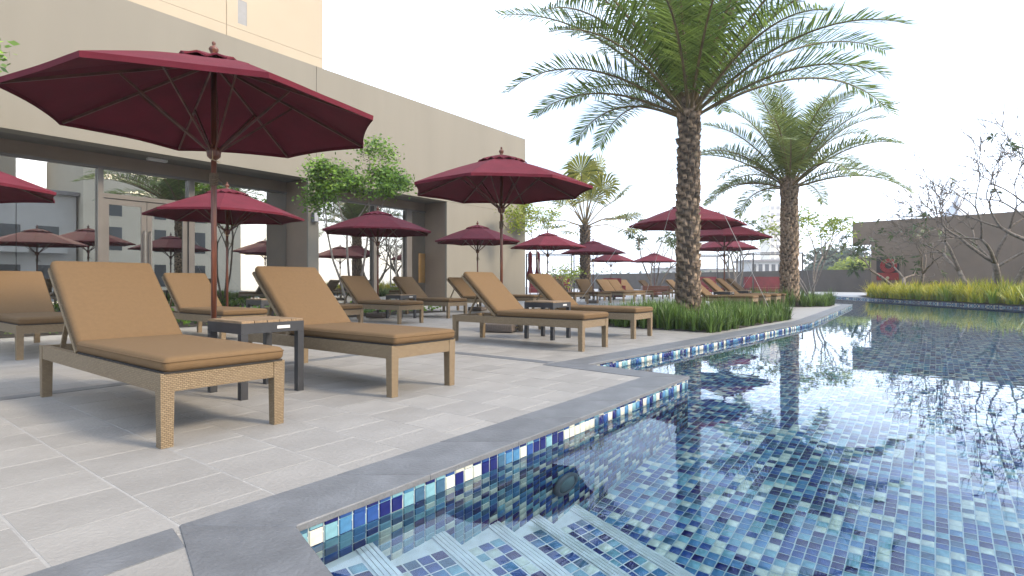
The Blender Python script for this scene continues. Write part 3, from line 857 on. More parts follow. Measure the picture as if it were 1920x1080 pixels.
for x, y, lab in ((4.35, 8.0, 'charcoal side table in the row by the glass, behind the nearest table'), (7.72, 8.75, 'charcoal side table between two loungers in front of the dark pier'),
                  (6.07, 3.95, 'charcoal side table between the third and fourth front loungers'), (11.6, 9.3, 'charcoal side table before the plain end wall, behind the third front lounger'),
                  (17.5, 11.0, 'far charcoal side table between the first two far loungers'), (20.85, 10.8, 'far charcoal side table among the three far loungers'), (16.15, 4.6, 'charcoal side table among the loungers behind the big palm'), (18.45, 4.7, 'charcoal side table beside the umbrella pole behind the big palm')):
    dup(table0, (x, y, 0), 0, lab)

# ---------------------------------------------------------------- umbrellas
def canopy_pts(Rr, zr, za, rot, k0, nr, nc, r_in=0.0, sag=0.022):
    """rows of one octagonal canopy: list of rings"""
    rings = []
    for i in range(nr + 1):
        t = r_in + (1 - r_in) * i / nr
        ring = []
        for s in range(8):
            for c in range(nc):
                u = c / nc; w = 4 * u * (1 - u)
                a0, a1 = rot + s * math.pi / 4, rot + (s + 1) * math.pi / 4
                p0 = Vector((math.cos(a0), math.sin(a0))) * Rr; p1 = Vector((math.cos(a1), math.sin(a1))) * Rr
                p = p0.lerp(p1, u) * t * (1 - sag * w * t * t)
                z = za + (zr - za) * (t ** 1.06) + 0.018 * math.sin(math.pi * t) - 0.02 * w * t * (1 - t) + 0.012 * w * t ** 3
                z += .007 * mnoise.noise(Vector((p.x * 2.3, p.y * 2.3, za + rot * 3))) * min(1, 3 * t)
                ring.append(Vector((p.x, p.y, z)))
        rings.append(ring)
    return rings
def cloth_mb(rings, thick=0.004, hem=0.0):
    mb = MB(); n = len(rings[0]); vs = []; fs = []
    allr = [[p for p in r] for r in rings]
    if hem: allr.append([Vector((p.x * .997, p.y * .997, p.z - hem)) for p in rings[-1]])
    for off in (0, -thick):
        for r in allr: vs += [p + Vector((0, 0, off)) for p in r]
    m = len(allr)
    for lay in (0, 1):
        o = lay * m * n
        for i in range(m - 1):
            for k in range(n):
                a, b = o + i * n + k, o + i * n + (k + 1) % n
                q = (a, a + n, b + n, b)
                fs.append(q if lay == 0 else q[::-1])
    for i in (0, m - 1):
        for k in range(n):
            a, b = i * n + k, i * n + (k + 1) % n
            fs.append((a, b, b + m * n, a + m * n) if i == 0 else (b, a, a + m * n, b + m * n))
    mb.add(vs, fs)
    return mb
def make_umbrella(label, loc, rz):
    root = thing('umbrella', label, 'umbrella', loc, rz, 'burgundy umbrellas over the loungers')
    Rr, zr, za = 1.40, 2.17, 2.70
    b = MB(); b.tube([(0, 0, .10), (0, 0, 1.2), (0, 0, 2.66)], .0225, 14); b.build('pole', M['wood'], root, True)
    bs = bev_box('base', (.46, .46, .115), .012, M['basewood'], root, 2, (-.23, -.23, .012), (0, 0, 0)); bs.rotation_euler = (0, 0, 0)
    for s in (-1, 1):
        h = MB(); h.tube([(.0 - .05, s * .235, .085), (-.05, s * .25, .065), (.05, s * .25, .065), (.05, s * .235, .085)], .006, 6); h.build('handle', M['brass'], bs, loc=(.23, .23, -.012))
    b = MB(); b.tube([(0, 0, .125), (0, 0, .30)], .03, 14); b.build('socket', M['steel'], root, True)
    cl = cloth_mb(canopy_pts(Rr, zr, za - .02, 0, 0, 8, 8, 0.03), .004, .035).build('canopy', M['cloth'], root)
    v = canopy_pts(.40, za - .135, za - .004, 0, 0, 4, 8, 0.08, 0.10)
    for i, ring in enumerate(v):
        for k, p in enumerate(ring): p.z += 0.028 * (i / 4) ** 2 * math.sin(2 * math.pi * (k % 8) / 8) ** 2 + .01
    cloth_mb(v, .004, .012).build('vent', M['cloth'], root)
    zh = 1.885
    for s in range(8):
        a = s * math.pi / 4; c, sn = math.cos(a), math.sin(a)
        r = MB(); p0 = Vector((c * .04, sn * .04, za - .075)); p1 = Vector((c * (Rr - .03), sn * (Rr - .03), zr - .018))
        r.bar(p0, p1, .014, .022); rb = r.build('rib', M['ribwood'], root)
        st = MB(); pm = p0.lerp(p1, .47) - Vector((0, 0, .015)); st.bar((c * .045, sn * .045, zh), pm, .012, .018); st.build('strut', M['ribwood'], rb)
    b = MB(); b.lathe([(.03, zh - .07), (.052, zh - .05), (.058, zh - .01), (.055, zh + .02), (.03, zh + .04)], 16); b.build('runner', M['wood'], root, True)
    b = MB(); b.lathe([(.028, za - .13), (.048, za - .1), (.05, za - .06), (.03, za - .04)], 16); b.build('hub', M['wood'], root, True)
    b = MB(); b.lathe([(.05, za - .035), (.05, za + .002), (.022, za + .012), (.026, za + .03), (.036, za + .05), (.040, za + .065), (.030, za + .082), (.012, za + .09), (.011, za + .10), (.017, za + .112), (.015, za + .125), (.004, za + .132)], 16); b.build('finial', M['wood'], root, True)
    rp = MB()
    for k in range(7): rp.tube([(math.cos(t) * .029, math.sin(t) * .029, 1.58 + k * .016 + .016 * t / 6.3) for t in np.linspace(0, 6.3, 13)], .0075, 5)
    rp.tube([(.03, -.02, 1.66), (.075, -.035, 1.62), (.09, -.05, 1.60)], .006, 5)
    rp.tube([(.024, 0, 1.70), (.05, -.01, 2.2), (.03, 0, 2.5)], .004, 5)
    rp.build('rope', M['rope'], root, True)
    pn = MB(); pn.bar((-.07, -.02, 1.80), (.05, -.02, 1.80), .006, .006); pn.tube([(-.05, -.02, 1.80), (-.052, -.02, 1.87), (-.04, -.01, 1.93)], .004, 5); pn.build('pin', M['brass'], root)
    return root
R2 = 0.845
UM = [
    (2.27, 4.96, 34, 1.0, 'largest burgundy umbrella over the nearest lounger pair, seen from below'),
    (6.70, 5.30, 22, 1.0, 'burgundy umbrella in the middle of the photo, above the third front lounger'),
    (13.54, 4.89, 26, 1.0, 'burgundy umbrella directly behind the big palm trunk'),
    (18.2, 5.36, 15, 1.0, 'burgundy umbrella right of the big palm, its pole beside lounger backs'),
    (24.1, 7.1, 30, 1.0, 'burgundy umbrella farthest back of the three overlapping right of the big palm'),
    (1.05, 9.1, 10, R2, 'burgundy umbrella cut by the left picture edge in front of the glass'),
    (4.42, 9.2, 15, R2, 'burgundy umbrella right before the glass door, behind the nearest pole'),
    (7.75, 9.5, 28, R2, 'burgundy umbrella under the leafy tree by the pier'),
    (11.24, 9.7, 18, R2, 'burgundy umbrella in front of the plain end wall'),
    (14.3, 9.5, 22, R2, 'burgundy umbrella beside the lime green tree at the building end'),
    (18.05, 10.0, 25, R2, 'burgundy umbrella overlapping the fan palm trunk'),
    (25.3, 13.0, 12, R2, 'burgundy umbrella lower and farther behind the one at the fan palm'),
    (27.4, 11.6, 26, R2, 'small far burgundy umbrella left of the big palm over a timber planter'),
]
umb0 = None
for i, (x, y, a, s, lab) in enumerate(UM):
    if i == 0: umb0 = make_umbrella(lab, (x, y, 0), R(a))
    else: dup(umb0, (x, y, 0), R(a), lab, s)
def closed_umbrella(x, y, lab):
    root = thing('closed_umbrella', lab, 'umbrella', (x, y, 0), 0, 'closed burgundy umbrellas beyond the building end')
    b = MB(); b.tube([(0, 0, 0), (0, 0, 2.3)], .022, 8); b.build('pole', M['wood'], root)
    b = MB()
    prof = [(.02, 2.28), (.07, 2.18), (.09, 1.9), (.075, 1.55), (.10, 1.3), (.16, .95)]
    vs = []; n = 16
    for r, z in prof: vs += [(math.cos(2 * math.pi * k / n) * r * (1 + .28 * (k % 2)), math.sin(2 * math.pi * k / n) * r * (1 + .28 * (k % 2)), z) for k in range(n)]
    fs = [(i * n + k, i * n + (k + 1) % n, (i + 1) * n + (k + 1) % n, (i + 1) * n + k) for i in range(len(prof) - 1) for k in range(n)]
    b.add(vs, fs); b.build('folded_canopy', M['cloth'], root)
    b = MB(); b.lathe([(.2, 0), (.2, .08), (.05, .1)], 12); b.build('base', M['basewood'], root)
closed_umbrella(22.02, 15.65, 'left closed burgundy umbrella beyond the building end')
closed_umbrella(22.25, 15.35, 'right closed burgundy umbrella beyond the building end')

# ---------------------------------------------------------------- palms
def frond_mesh(L, e0, bend, seed, m, leaf=0.56, n=80):
    """one feather leaf growing along +X from the origin, drooping under its weight; returns leaflet and stalk MBs"""
    rr = random.Random(seed); lf = MB(); st = MB()
    N = 22; pts = [Vector((0, 0, 0))]; ang = e0
    side = rr.uniform(-.25, .25)
    for i in range(N):
        t = (i + 1) / N
        a = e0 - bend * t ** 1.9
        d = Vector((math.cos(a), math.sin(side * t) * .35, math.sin(a))).normalized()
        pts.append(pts[-1] + d * L / N)
    st.tube(pts, [0.028 * (1 - t / N) ** .8 + .004 for t in range(N + 1)], 5)
    def at(t):
        f = t * N; i = min(N - 1, int(f)); return pts[i].lerp(pts[i + 1], f - i), (pts[i + 1] - pts[i]).normalized()
    for k in range(n):
        t = 0.13 + 0.865 * (k / (n - 1)) ** 0.95
        p, d = at(t)
        s = d.cross(Vector((0, 0, 1)))
        s = s.normalized() if s.length > 1e-3 else Vector((0, 1, 0))
        up = s.cross(d)
        ll = leaf * (0.45 + 0.75 * math.sin(math.pi * min(1, t * 1.02) ** .85)) * rr.uniform(.85, 1.12)
        for sg in (-1, 1):
            fwd = 0.34 + 0.75 * t ** 2 + rr.uniform(-.12, .12)
            v = (s * sg * 1.0 + d * fwd + up * (0.60 + rr.uniform(-.25, .25) - .35 * t)).normalized()
            w = d.cross(v).cross(v).normalized() if False else (d - v * d.dot(v)).normalized()
            wd = 0.015 * rr.uniform(.8, 1.2)
            b0, b1 = p - w * wd * .5, p + w * wd * .5
            mid = p + v * ll * .55 + Vector((0, 0, -ll * .05)); tip = p + v * ll + Vector((0, 0, -ll * rr.uniform(.06, .24)))
            lf.add([b0, b1, mid + w * wd, mid - w * wd, tip], [(0, 1, 2, 3), (3, 2, 4)], min(1, max(0, rr.gauss(.42, .22))))
    return lf, st
def palm(name, label, loc, h, r0, r1, nf, L, seed, m, boots, lean=(0, 0), old=61):
    rr = random.Random(seed)
    root = thing(name, label, 'palm tree', loc, 0, 'date palms on the deck')
    tk = MB(); N = 14
    tk.tube([(lean[0] * (i / N) ** 2, lean[1] * (i / N) ** 2, -.02 + h * i / N) for i in range(N + 1)], [(r0 * 1.12 if i == 0 else r0 + (r1 - r0) * i / N) for i in range(N + 1)], 16)
    trunk = tk.build('trunk', M['trunk'], root, True)
    bo = MB()
    bo.add([(-.075, -.01, -.07), (.075, -.01, -.07), (.05, -.01, .075), (-.05, -.01, .075), (-.05, .02, -.05), (.05, .02, -.05), (.036, .062, .075), (-.036, .062, .075), (0, .055, .0)],
           [(0, 1, 5, 4), (1, 2, 6, 5), (2, 3, 7, 6), (3, 0, 4, 7), (4, 5, 8), (5, 6, 8), (6, 7, 8), (7, 4, 8)])
    bmesh_ = bo.mesh('leaf_base', M['boot'])
    joined = MB(); k = 0; z = .22
    nper = 10
    zs = []
    while z < h - .02:
        zs.append(z); z += .0155
    for k, z in enumerate(zs):
        a = k * 2.39996; t = z / h; rad = r0 + (r1 - r0) * t - .012
        x, y = lean[0] * t * t + math.cos(a) * rad, lean[1] * t * t + math.sin(a) * rad
        sc = rr.uniform(.8, 1.35) * (r0 / .23) * (1 + .35 * max(0, t - .85) / .15)
        mx = Matrix.Translation((x, y, z)) @ Matrix.Rotation(a - math.pi / 2 + rr.uniform(-.15, .15), 4, 'Z') @ Matrix.Rotation(rr.uniform(-.15, .3), 4, 'X') @ Matrix.Scale(sc, 4)
        if boots:
            o = bpy.data.objects.new('leaf_base', bmesh_); COL.objects.link(o); o.parent = trunk; o.matrix_local = mx
        else: joined.add([mx @ Vector(v) for v in bo.v], bo.f)
    if not boots: stuff(joined.build('leaf_base', M['boot'], trunk))
    top = Vector((lean[0], lean[1], h))
    for i in range(nf):
        q = (i + .5) / nf                       # 0 youngest, upright; 1 oldest, spreading
        e0 = R(86 - old * q ** .9 + rr.uniform(-7, 7)); bend = R(44 + 22 * q ** .7 + rr.uniform(-12, 12))
        ll = L * rr.uniform(.88, 1.08) * (0.82 + .3 * math.sin(math.pi * (0.15 + .75 * q)))
        lf, st = frond_mesh(ll, e0, bend, seed * 100 + i, m)
        a = i * 2.39996 + rr.uniform(-.2, .2)
        off = Vector((math.cos(a), math.sin(a), 0)) * r1 * .55
        fo = lf.build('frond', m, root, loc=top + off + Vector((0, 0, -.02 - .28 * q)), rot=(rr.uniform(-.15, .15), 0, a))
        st.build('stalk', M['rachis'], fo)
    return root
palm1 = palm('palm_tree', 'big date palm with thick rough trunk standing in the front grass bed', (10.36, 3.72, 0), 4.15, .20, .17, 46, 3.9, 3, M['frond'], True, (.03, -.02))
palm2 = palm('palm_tree', 'second date palm farther back in the grass bed at the pool bend', (19.53, 3.73, 0), 4.05, .245, .21, 38, 3.25, 8, M['frond2'], False, (0, 0), 72)
def wires(root_xy, h, ends, lab):
    r = thing('guy_wires', lab, 'guy wires', (*root_xy, 0), 0)
    for ex, ey in ends:
        b = MB(); b.tube([(0.2 * np.sign(ex), 0.2 * np.sign(ey), h), (ex, ey, 0.02)], .0055, 5); b.build('wire', M['wire'], r)
        s = MB(); s.lathe([(.03, 0), (.03, .03), (.012, .06)], 8, (ex, ey)); s.build('anchor', M['steel'], r)
wires((10.36, 3.72), 2.9, ((-.55, 2.3), (1.9, -1.1), (2.1, 1.9)), 'thin pale guy wires bracing the big date palm')
wires((19.53, 3.73), 2.6, ((-1.6, 1.9), (1.9, -.4), (1.2, 2.1)), 'thin pale guy wires bracing the second date palm')

def fan_palm(loc, h, seed):
    rr = random.Random(seed)
    root = thing('fan_palm', 'yellow green fan palm with slim trunk beyond the building end', 'palm tree', loc)
    t = MB(); t.tube([(0, 0, 0), (.02, .02, h * .5), (0, 0, h)], [.26, .22, .19], 12)
    tr = t.build('trunk', M['trunk'], root, True)
    jb = MB()
    for k in range(160):
        z = .2 + (h - .3) * k / 160; a = k * 2.4
        mx = Matrix.Translation((math.cos(a) * .2, math.sin(a) * .2, z)) @ Matrix.Rotation(a - math.pi / 2, 4, 'Z')
        jb.add([mx @ Vector(p) for p in ((-.06, 0, -.06), (.06, 0, -.06), (.04, .09, .12), (-.04, .09, .12), (0, .0, .1))], [(0, 1, 2, 3), (1, 4, 2), (0, 3, 4)])
    stuff(jb.build('leaf_base', M['boot'], tr))
    nl = 19
    for i in range(nl):
        q = (i + .5) / nl; a = i * 2.39996 + rr.uniform(-.2, .2); el = R(86 - 92 * q + rr.uniform(-8, 8))
        d = Vector((math.cos(a) * math.cos(el), math.sin(a) * math.cos(el), math.sin(el)))
        pl = rr.uniform(1.7, 2.3) * (1.15 - .15 * q)
        end = Vector((0, 0, h)) + d * pl + Vector((0, 0, -.25 * q))
        lf = MB(); s = d.cross(Vector((0, 0, 1)))
        s = s.normalized() if s.length > .05 else Vector((1, 0, 0))
        u = s.cross(d)
        rad = rr.uniform(1.0, 1.25)
        for k in range(34):
            b = R(-125 + 250 * k / 33)
            v = (d * math.cos(b) + s * math.sin(b) + u * (.12 + .1 * (k % 2))).normalized()
            w = v.cross(u).normalized()
            ll = rad * (.72 + .28 * math.cos(b * .6)) * rr.uniform(.92, 1.05)
            mid = end + v * ll * .62
            tip = end + v * ll + Vector((0, 0, -.22 * ll * rr.uniform(.6, 1.5)))
            lf.add([end, mid + w * .045, tip, mid - w * .045], [(0, 1, 2, 3)], min(1, max(0, rr.gauss(.55 - .25 * q, .2))))
        fo = lf.build('fan_leaf', M['fan'], root)
        st = MB(); st.tube([(0, 0, h - .1), Vector((0, 0, h)) + d * pl * .5 + Vector((0, 0, .05)), end], [.035, .025, .018], 5); st.build('stalk', M['rachis'], fo)
fan_palm((22.76, 13.03, 0), 3.45, 4)

# ---------------------------------------------------------------- branching trees
def leaf_quads(mb, c, n, spread, size, rr, tone=(.5, .2), flatz=.7, long=1.0):
    for _ in range(n):
        p = c + Vector((rr.gauss(0, spread), rr.gauss(0, spread), rr.gauss(0, spread * flatz)))
        d = Vector((rr.gauss(0, 1), rr.gauss(0, 1), rr.gauss(-.15, .5))).normalized()
        w = d.orthogonal().normalized(); w = (w + d.cross(w) * rr.uniform(-1, 1)).normalized()
        s = size * rr.uniform(.6, 1.25)
        mid = p + d * s * .5 * long
        mb.add([p, mid + w * s * .28, p + d * s * long, mid - w * s * .28], [(0, 1, 2, 3)], min(1, max(0, rr.gauss(*tone))))
def rosette(mb, c, axis, n, size, rr, tone=(.5, .2)):
    axis = axis.normalized(); s = axis.orthogonal().normalized(); t = axis.cross(s)
    for k in range(n):
        a = k * 2.4 + rr.uniform(-.3, .3); d = (axis * rr.uniform(.0, .7) + s * math.cos(a) + t * math.sin(a)).normalized()
        w = d.cross(axis).normalized(); L = size * rr.uniform(.7, 1.15)
        p1 = c + d * L * .45 + Vector((0, 0, .01)); p2 = c + d * L + Vector((0, 0, -.22 * L))
        mb.add([c, p1 + w * L * .15, p2, p1 - w * L * .15], [(0, 1, 2, 3)], min(1, max(0, rr.gauss(*tone))))
RMIN = [0.0]
def grow(tr, p, d, length, rad, level, rr, spread, up, tips, forks=2, seg=3, ratio=.74):
    rad = max(rad, RMIN[0])
    pts = [p]; rads = [rad]
    for i in range(seg):
        d = (d + Vector((rr.gauss(0, .13), rr.gauss(0, .13), rr.gauss(0, .08) + up * .12))).normalized()
        pts.append(pts[-1] + d * length / seg); rads.append(rad * (1 - .3 * (i + 1) / seg))
    tr.tube(pts, rads, 6 if level > 1 else 4, True)
    if level == 0: tips.append((pts[-1], d)); return
    if level <= 2: tips.append((pts[seg // 2 + 1], d)) if rr.random() < .5 else None
    nf = forks + (1 if rr.random() < .35 else 0); ph = rr.uniform(0, 6.28)
    for k in range(nf):
        a = ph + k * 2 * math.pi / nf + rr.uniform(-.4, .4); s = d.orthogonal().normalized(); t = d.cross(s)
        nd = (d + (s * math.cos(a) + t * math.sin(a)) * spread * rr.uniform(.7, 1.3)).normalized()
        grow(tr, pts[-1], nd, length * ratio * rr.uniform(.8, 1.2), rads[-1] * .78, level - 1, rr, spread, up, tips, forks, seg, ratio)
def leafy_tree(name, label, cat, loc, stems, h, rad, level, seed, bark, leaf, nleaf, lspread, lsize, spread=.6, up=.3, tone=(.5, .22), rose=0, rsize=.25, prob=1.0, ratio=.74, flatz=.7, stemspread=.2, group=None, first=None, long=1.0):
    rr = random.Random(seed); root = thing(name, label, cat, loc, 0, group)
    lf = MB(); trm = MB(); tips = []
    for s in range(stems):
        a = s * 6.28 / max(1, stems) + rr.uniform(-.4, .4)
        d = Vector((math.cos(a) * stemspread, math.sin(a) * stemspread, 1)).normalized()
        p0 = Vector((math.cos(a) * .08 * (stems > 1), math.sin(a) * .08 * (stems > 1), -.02))
        grow(trm, p0, d, (first or h * .45) * rr.uniform(.85, 1.15), rad, level, rr, spread, up, tips, 2, 4, ratio)
    trm.build('trunk', bark, root, True)
    for p, d in tips:
        if rr.random() > prob: continue
        if rose: rosette(lf, p, d, rose, rsize, rr, tone)
        if nleaf: leaf_quads(lf, p, nleaf, lspread, lsize, rr, tone, flatz, long)
    if lf.f: lf.build('crown', leaf, root)
    return root
leafy_tree('leafy_tree', 'slender leafy tree with bright green crown in front of the fascia by the pier', 'tree', (8.6, 11.5, 0), 3, 3.8, .035, 4, 21, M['palebark'], M['leaf_bright'], 95, .17, .095, .55, .35, (.5, .27), first=2.05, ratio=.46, stemspread=.10, flatz=.55)
leafy_tree('leafy_tree', 'leafy green tree rising behind the largest umbrella at the left picture edge', 'tree', (1.86, 12.05, 0), 2, 5, .05, 4, 33, M['palebark'], M['leaf_bright'], 60, .2, .12, .55, .3, (.4, .22), first=2.5, ratio=.44, stemspread=.12)
leafy_tree('leafy_tree', 'small lime green tree at the corner of the plain end wall', 'tree', (17.3, 11.85, 0), 1, 3, .05, 4, 36, M['palebark'], M['leaf_lime'], 70, .17, .11, .6, .2, (.5, .25), first=1.5, ratio=.6, stemspread=.03)
leafy_tree('leafy_tree', 'thin sparse tree between the far umbrellas left of the big palm', 'tree', (28.48, 12.1, 0), 4, 4, .05, 3, 37, M['palebark'], M['leaf_dark'], 0, .2, .14, .5, .45, (.6, .2), rose=9, rsize=.34, prob=.75, first=2.0, ratio=.55, stemspread=.35)
leafy_tree('leafy_tree', 'thin sparse tree behind the cabana frame between the two date palms', 'tree', (29.1, 8.0, 0), 4, 4, .05, 3, 41, M['palebark'], M['leaf_dark'], 0, .2, .14, .5, .45, (.6, .2), rose=8, rsize=.32, prob=.6, first=2.1, ratio=.55, stemspread=.3)
leafy_tree('leafy_tree', 'pale multi stemmed tree with small light leaves just right of the second palm', 'tree', (29.1, 4.65, 0), 5, 4, .05, 3, 43, M['palebark'], M['leaf_lime'], 9, .22, .16, .5, .45, (.35, .2), rose=5, rsize=.3, prob=.8, first=2.1, ratio=.55, stemspread=.38)
leafy_tree('leafy_tree', 'young leafy shrub tree in front of the closed umbrellas', 'tree', (20.5, 12.75, 0), 5, 2, .03, 2, 45, M['palebark'], M['leaf_lime'], 16, .16, .13, .55, .4, (.3, .2), first=.75, ratio=.6, stemspread=.5)
RMIN[0] = .014
leafy_tree('frangipani_tree', 'frangipani with leaf tufts leaning over the stepped end of the brown wall', 'tree', (32.7, 1.15, 0), 3, 4, .10, 4, 51, M['bark'], M['leaf_dark'], 0, .2, .2, .55, .3, (.5, .2), rose=8, rsize=.36, prob=.38, first=1.5, ratio=.68, stemspread=.75)
leafy_tree('frangipani_tree', 'bare branched frangipani tree in the yellow grass at the right', 'tree', (28.2, -1.75, 0), 4, 6, .13, 6, 57, M['bark'], M['leaf_dark'], 0, .2, .2, .55, .3, (.5, .2), rose=7, rsize=.32, prob=.012, first=1.75, ratio=.76, stemspread=.85)
leafy_tree('frangipani_tree', 'frangipani with some dark leaves cut by the right picture edge', 'tree', (26.6, -3.9, 0), 3, 6, .13, 6, 63, M['bark'], M['leaf_dark'], 0, .2, .2, .55, .3, (.5, .2), rose=8, rsize=.36, prob=.03, first=2.0, ratio=.75, stemspread=.7)

# far trees beyond the parapet
def mound(name, label, cat, loc, rx, ry, rz, n, size, leaf, seed, tone=(.5, .22), trunk=True):
    rr = random.Random(seed); root = thing(name, label, cat, loc)
    lf = MB()
    for _ in range(n):
        d = Vector((rr.gauss(0, 1), rr.gauss(0, 1), abs(rr.gauss(0, 1)))).normalized()
        k = .72 + .3 * mnoise.noise(d * 3.1 + Vector((seed, 0, 0))) + rr.uniform(-.12, .06)
        leaf_quads(lf, Vector((d.x * rx * k, d.y * ry * k, d.z * rz * k)), 3, size * .6, size, rr, tone)
    lf.build('crown', leaf, root)
    if trunk:
        t = MB(); t.tube([(0, 0, -7 - loc[2]), (0, 0, rz * .5)], [.5, .25], 8); t.build('trunk', M['bark'], root)
mound('far_tree', 'broad domed dark green tree beyond the parapet left of the brown wall', 'tree', (91, 10.9, -1), 8.0, 6.5, 8.3, 2600, .75, M['leaf_hazy'], 3)
mound('bush', 'sunlit yellow green bush showing over the dark parapet', 'bush', (62, 6.2, .2), 3.6, 3.2, 3.6, 1500, .32, M['leaf_lime'], 5, (.45, .2))
rr = random.Random(12)
lf = MB()
for i in range(36):
    a = i / 35; c = Vector((150 - 20 * a, 96 - 85 * a, -3)); rad = rr.uniform(5, 8)
    for _ in range(130):
        d = Vector((rr.gauss(0, 1), rr.gauss(0, 1), abs(rr.gauss(0, 1)))).normalized()
        leaf_quads(lf, c + d * rad * rr.uniform(.7, 1), 1, .6, 1.3, rr, (.5, .25))
tl = lf.build('far_woodland', M['leaf_hazy']); stuff(tl); tl['label'] = 'hazy line of distant trees above the parapet'; tl['category'] = 'woodland'

# ---------------------------------------------------------------- planting beds
def blades(name, poly, n, hmin, hmax, w, m, seed, label, cat, tone=(.45, .22), lean=.45, z0=0.0, nseg=4, per=26, spread=.06):
    """grass growing in tufts: each tuft is a fountain of arching blades, darker at the foot than at the tip"""
    rr = random.Random(seed); mb = MB()
    xs = [p[0] for p in poly]; ys = [p[1] for p in poly]; k = 0
    while k < n:
        x, y = rr.uniform(min(xs), max(xs)), rr.uniform(min(ys), max(ys))
        if not inside((x, y), poly): continue
        th = rr.uniform(.7, 1.15) * (.8 + .5 * mnoise.noise(Vector((x * .9, y * .9, seed))))
        tt = rr.gauss(0, .12)
        tn0 = tone(x, y) if callable(tone) else tone
        for _ in range(per):
            k += 1
            a = rr.uniform(0, 6.283); q = abs(rr.gauss(0, .6))
            d = Vector((math.cos(a), math.sin(a), 0)); s = Vector((-d.y, d.x, 0)); ww = w * rr.uniform(.6, 1.2)
            hh = rr.uniform(hmin, hmax) * th * (1.05 - .22 * min(1.5, q)); ln = lean * q * hh * rr.uniform(.7, 1.3)
            b0 = Vector((x, y, z0)) + d * spread * rr.random()
            tn = rr.gauss(*tn0) + tt
            dr = rr.uniform(.15, .6) * min(1.4, q)
            vs = []
            for i in range(nseg + 1):
                t = i / nseg
                c = b0 + d * ln * (t ** 1.7) + Vector((0, 0, hh * (t - .42 * dr * t ** 3)))
                wt = ww * (1 - t ** 2.2) * .5
                vs += [c - s * wt, c + s * wt] if i < nseg else [c]
            o = len(mb.v); mb.v += [tuple(v) for v in vs]
            for i in range(nseg):
                f = (2 * i, 2 * i + 1, 2 * i + 3, 2 * i + 2) if i < nseg - 1 else (2 * i, 2 * i + 1, 2 * i + 2)
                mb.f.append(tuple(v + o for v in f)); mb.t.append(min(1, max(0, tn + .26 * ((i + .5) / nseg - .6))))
    o = mb.build(name, m); stuff(o); o['label'] = label; o['category'] = cat
    return o
bed1 = [(8.42, 2.66), (8.62, 5.2), (13.0, 5.1), (12.72, 2.34)]
bed2 = [(19.0, 3.35), (20.1, 2.62), (22.2, 2.78), (23.2, 4.4), (22.6, 5.8), (19.3, 5.6)]
bedy = [(36.2, 3.5), (31.2, 2.35), (24.2, -1.9), (17.0, -6.2), (24, -9.5), (34.8, -9.2), (37.8, -3.2), (38.7, 2.2)]
for nm, pl, h in (('planting_bed', bed1, .012), ('planting_bed', bed2, .012), ('planting_bed', bedy, .05)): struct(flat(nm, pl, h, M['soil']))
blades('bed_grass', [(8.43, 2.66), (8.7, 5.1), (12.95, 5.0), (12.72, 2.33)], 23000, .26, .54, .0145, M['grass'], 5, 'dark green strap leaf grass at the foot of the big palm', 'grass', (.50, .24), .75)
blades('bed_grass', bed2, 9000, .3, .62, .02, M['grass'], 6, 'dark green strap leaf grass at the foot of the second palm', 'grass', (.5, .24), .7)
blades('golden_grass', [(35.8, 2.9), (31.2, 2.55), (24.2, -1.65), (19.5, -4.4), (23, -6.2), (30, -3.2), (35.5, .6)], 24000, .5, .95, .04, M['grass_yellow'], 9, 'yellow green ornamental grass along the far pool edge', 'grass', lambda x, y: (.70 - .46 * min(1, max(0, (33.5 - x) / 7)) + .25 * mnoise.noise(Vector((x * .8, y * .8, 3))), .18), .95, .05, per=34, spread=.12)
hedge = [(-4, 9.95), (7.4, 9.95), (10.2, 10.2), (10.2, 11.9), (-4, 11.9)]
struct(flat('planting_bed', [(-3, 10.1), (10.6, 10.1), (10.6, 12.2), (-3, 12.2)], .006, M['soil']))
rr = random.Random(77); lf = MB()
for _ in range(1500):
    x, y = rr.uniform(-2.8, 10.5), rr.uniform(10.2, 12.1)
    leaf_quads(lf, Vector((x, y, .09 + .07 * rr.random())), 5, .07, .09, rr, (.35, .25))
gc = lf.build('ground_cover', M['leaf_bright']); stuff(gc); gc['label'] = 'low green leafy ground cover in front of the glass'; gc['category'] = 'ground cover'

# ---------------------------------------------------------------- cabanas and far furniture
def cabana(loc, w, d, h, rz, lab, seat):
    root = thing('cabana', lab, 'cabana', loc, rz, 'black cabana frames along the parapet')
    for x in (0, w):
        for y in (0, d):
            b = MB(); b.box(x - .035, x + .035, y - .035, y + .035, 0, h); b.build('post', M['black_steel'], root)
    b = MB(); b.box(-.035, w + .035, -.03, .03, h + .001, h + .07); b.box(-.035, w + .035, d - .03, d + .03, h + .001, h + .07); b.box(-.03, .03, .031, d - .031, h + .001, h + .07); b.box(w - .03, w + .03, .031, d - .031, h + .001, h + .07)
    b.build('top_frame', M['black_steel'], root)
    if seat:
        b = MB(); b.box(.15, w - .15, .4, d - .1, .12, .42); b.build('seat', M['red_cloth'], root)
        b = MB(); b.box(.15, w - .15, d - .34, d - .1, .422, 1.15); b.build('backrest', M['red_cloth'], root)
fa = math.atan2(-9.83 + 8.22, 0) if False else R(-55)
cabana((35.6, 12.9, 0), 2.7, 2.2, 2.5, fa, 'black cabana frame with red seat left of the second palm trunk', True)
cabana((37.9, 9.35, 0), 3.1, 2.2, 2.62, fa, 'black cabana frame with red seat behind the second palm trunk', True)
cabana((27.6, 19.9, 0), 2.9, 2.2, 2.45, fa, 'black cabana frame with red seat beyond the closed umbrellas', True)
pl = thing('timber_planter', 'long brown timber planter beside the far lounger', 'planter', (27.0, 12.0, 0), R(-53))
for k in range(4):
    b = MB(); b.box(-.1, 1.3, -.2, .2, .12 + k * .12, .12 + k * .12 + .105); b.build('plank', M['wood'], pl)
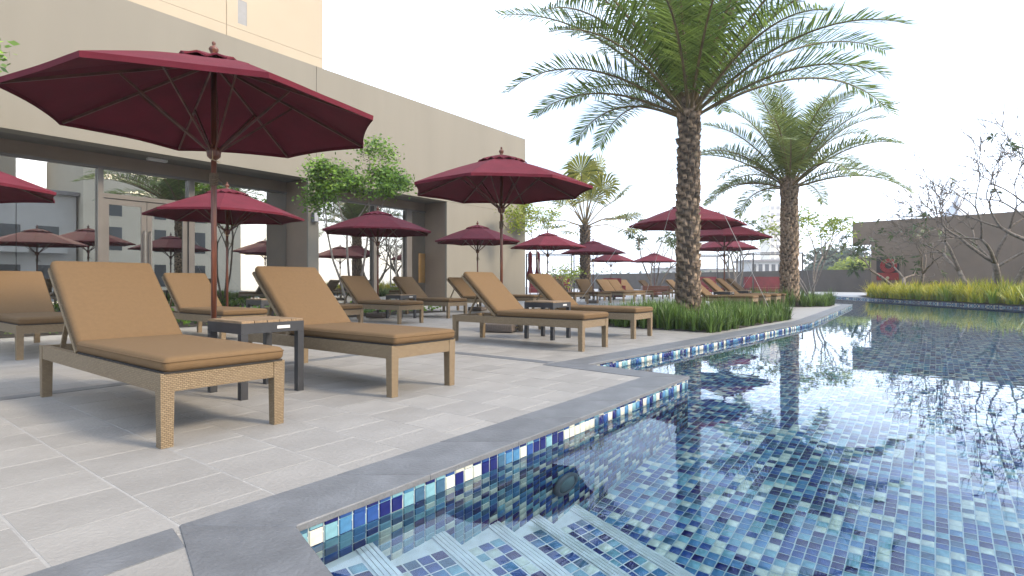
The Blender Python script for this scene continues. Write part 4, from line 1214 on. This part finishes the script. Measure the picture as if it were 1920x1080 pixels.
rs = thing('red_armchair', 'red lounge armchair standing by the fan palm trunk', 'armchair', (21.9, 11.6, 0), R(-60))
part('seat', M['red_cloth'], rs, (0, .8, 0, .7, .12, .42)); part('backrest', M['red_cloth'], rs, (0, .8, .702, .85, .12, .95)); part('armrest', M['red_cloth'], rs, (-.14, -.002, 0, .85, .12, .62)); part('armrest', M['red_cloth'], rs, (.802, .94, 0, .85, .12, .62))

# ---------------------------------------------------------------- far buildings
def far_building(name, lab, loc, rz, w, d, h, floors, cols, wall, roof, pane=None):
    root = thing(name, lab, 'building', loc, rz)
    part('wall', wall, root, (0, w, 0, d, 0, h))
    part('roof', roof, root, (-.4, w + .4, -.4, d + .4, h + .002, h + .45))
    fh = h / floors
    for i in range(floors):
        for k in range(cols):
            x0 = w * (k + .2) / cols; x1 = w * (k + .8) / cols
            part('window', pane or M['pane'], root, (x0, x1, -.06, -.002, i * fh + fh * .32, i * fh + fh * .82))
far_building('apartment_house', 'white apartment house with rows of windows behind the second cabana', (124.5, 31.2, -7), R(-53), 8.2, 8, 12.2, 4, 6, M['white_wall'], M['roof'])
far_building('villa', 'far white villa with grey roof under the small umbrella', (150, 62, -7), R(-53), 6.5, 8, 11.6, 3, 4, M['white_wall'], M['roof'])
far_building('villa', 'far pale villa seen between the big palm and the cabana frame', (146, 47, -7), R(-53), 6.5, 7, 11.0, 3, 4, M['grey_wall'], M['roof'])
far_building('high_rise', 'very distant pale high rise left of the second palm trunk', (390, 86, -7), R(-53), 14, 14, 58, 14, 4, M['grey_wall'], M['grey_wall'], M['roof'])
tn = thing('marquee_tent', 'white peaked tent top showing above the brown wall', 'tent', (57.6, -1.4, 0))
b = MB(); prof = [(1.9, 5.6), (1.3, 6.0), (.75, 6.55), (.35, 7.15), (.08, 7.9)]
b.lathe(prof, 8); b.build('roof', M['tent'], tn); b = MB(); b.tube([(0, 0, 0), (0, 0, 5.7)], .08, 8); b.build('pole', M['steel'], tn)

# ---------------------------------------------------------------- haze
hz = MB(); hz.box(-460, 460, -460, 460, -8, 62)
hm = bpy.data.materials.new('haze_air'); hm.use_nodes = True
hn = hm.node_tree.nodes; hn.remove(hn['Principled BSDF'])
pv_ = hn.new('ShaderNodeVolumePrincipled')
pv_.inputs['Color'].default_value = (0.93, 0.95, 1.0, 1); pv_.inputs['Density'].default_value = 0.0009; pv_.inputs['Anisotropy'].default_value = 0.2
hm.node_tree.links.new(pv_.outputs['Volume'], hn['Material Output'].inputs['Volume'])
haze = hz.build('haze', hm); haze['kind'] = 'stuff'
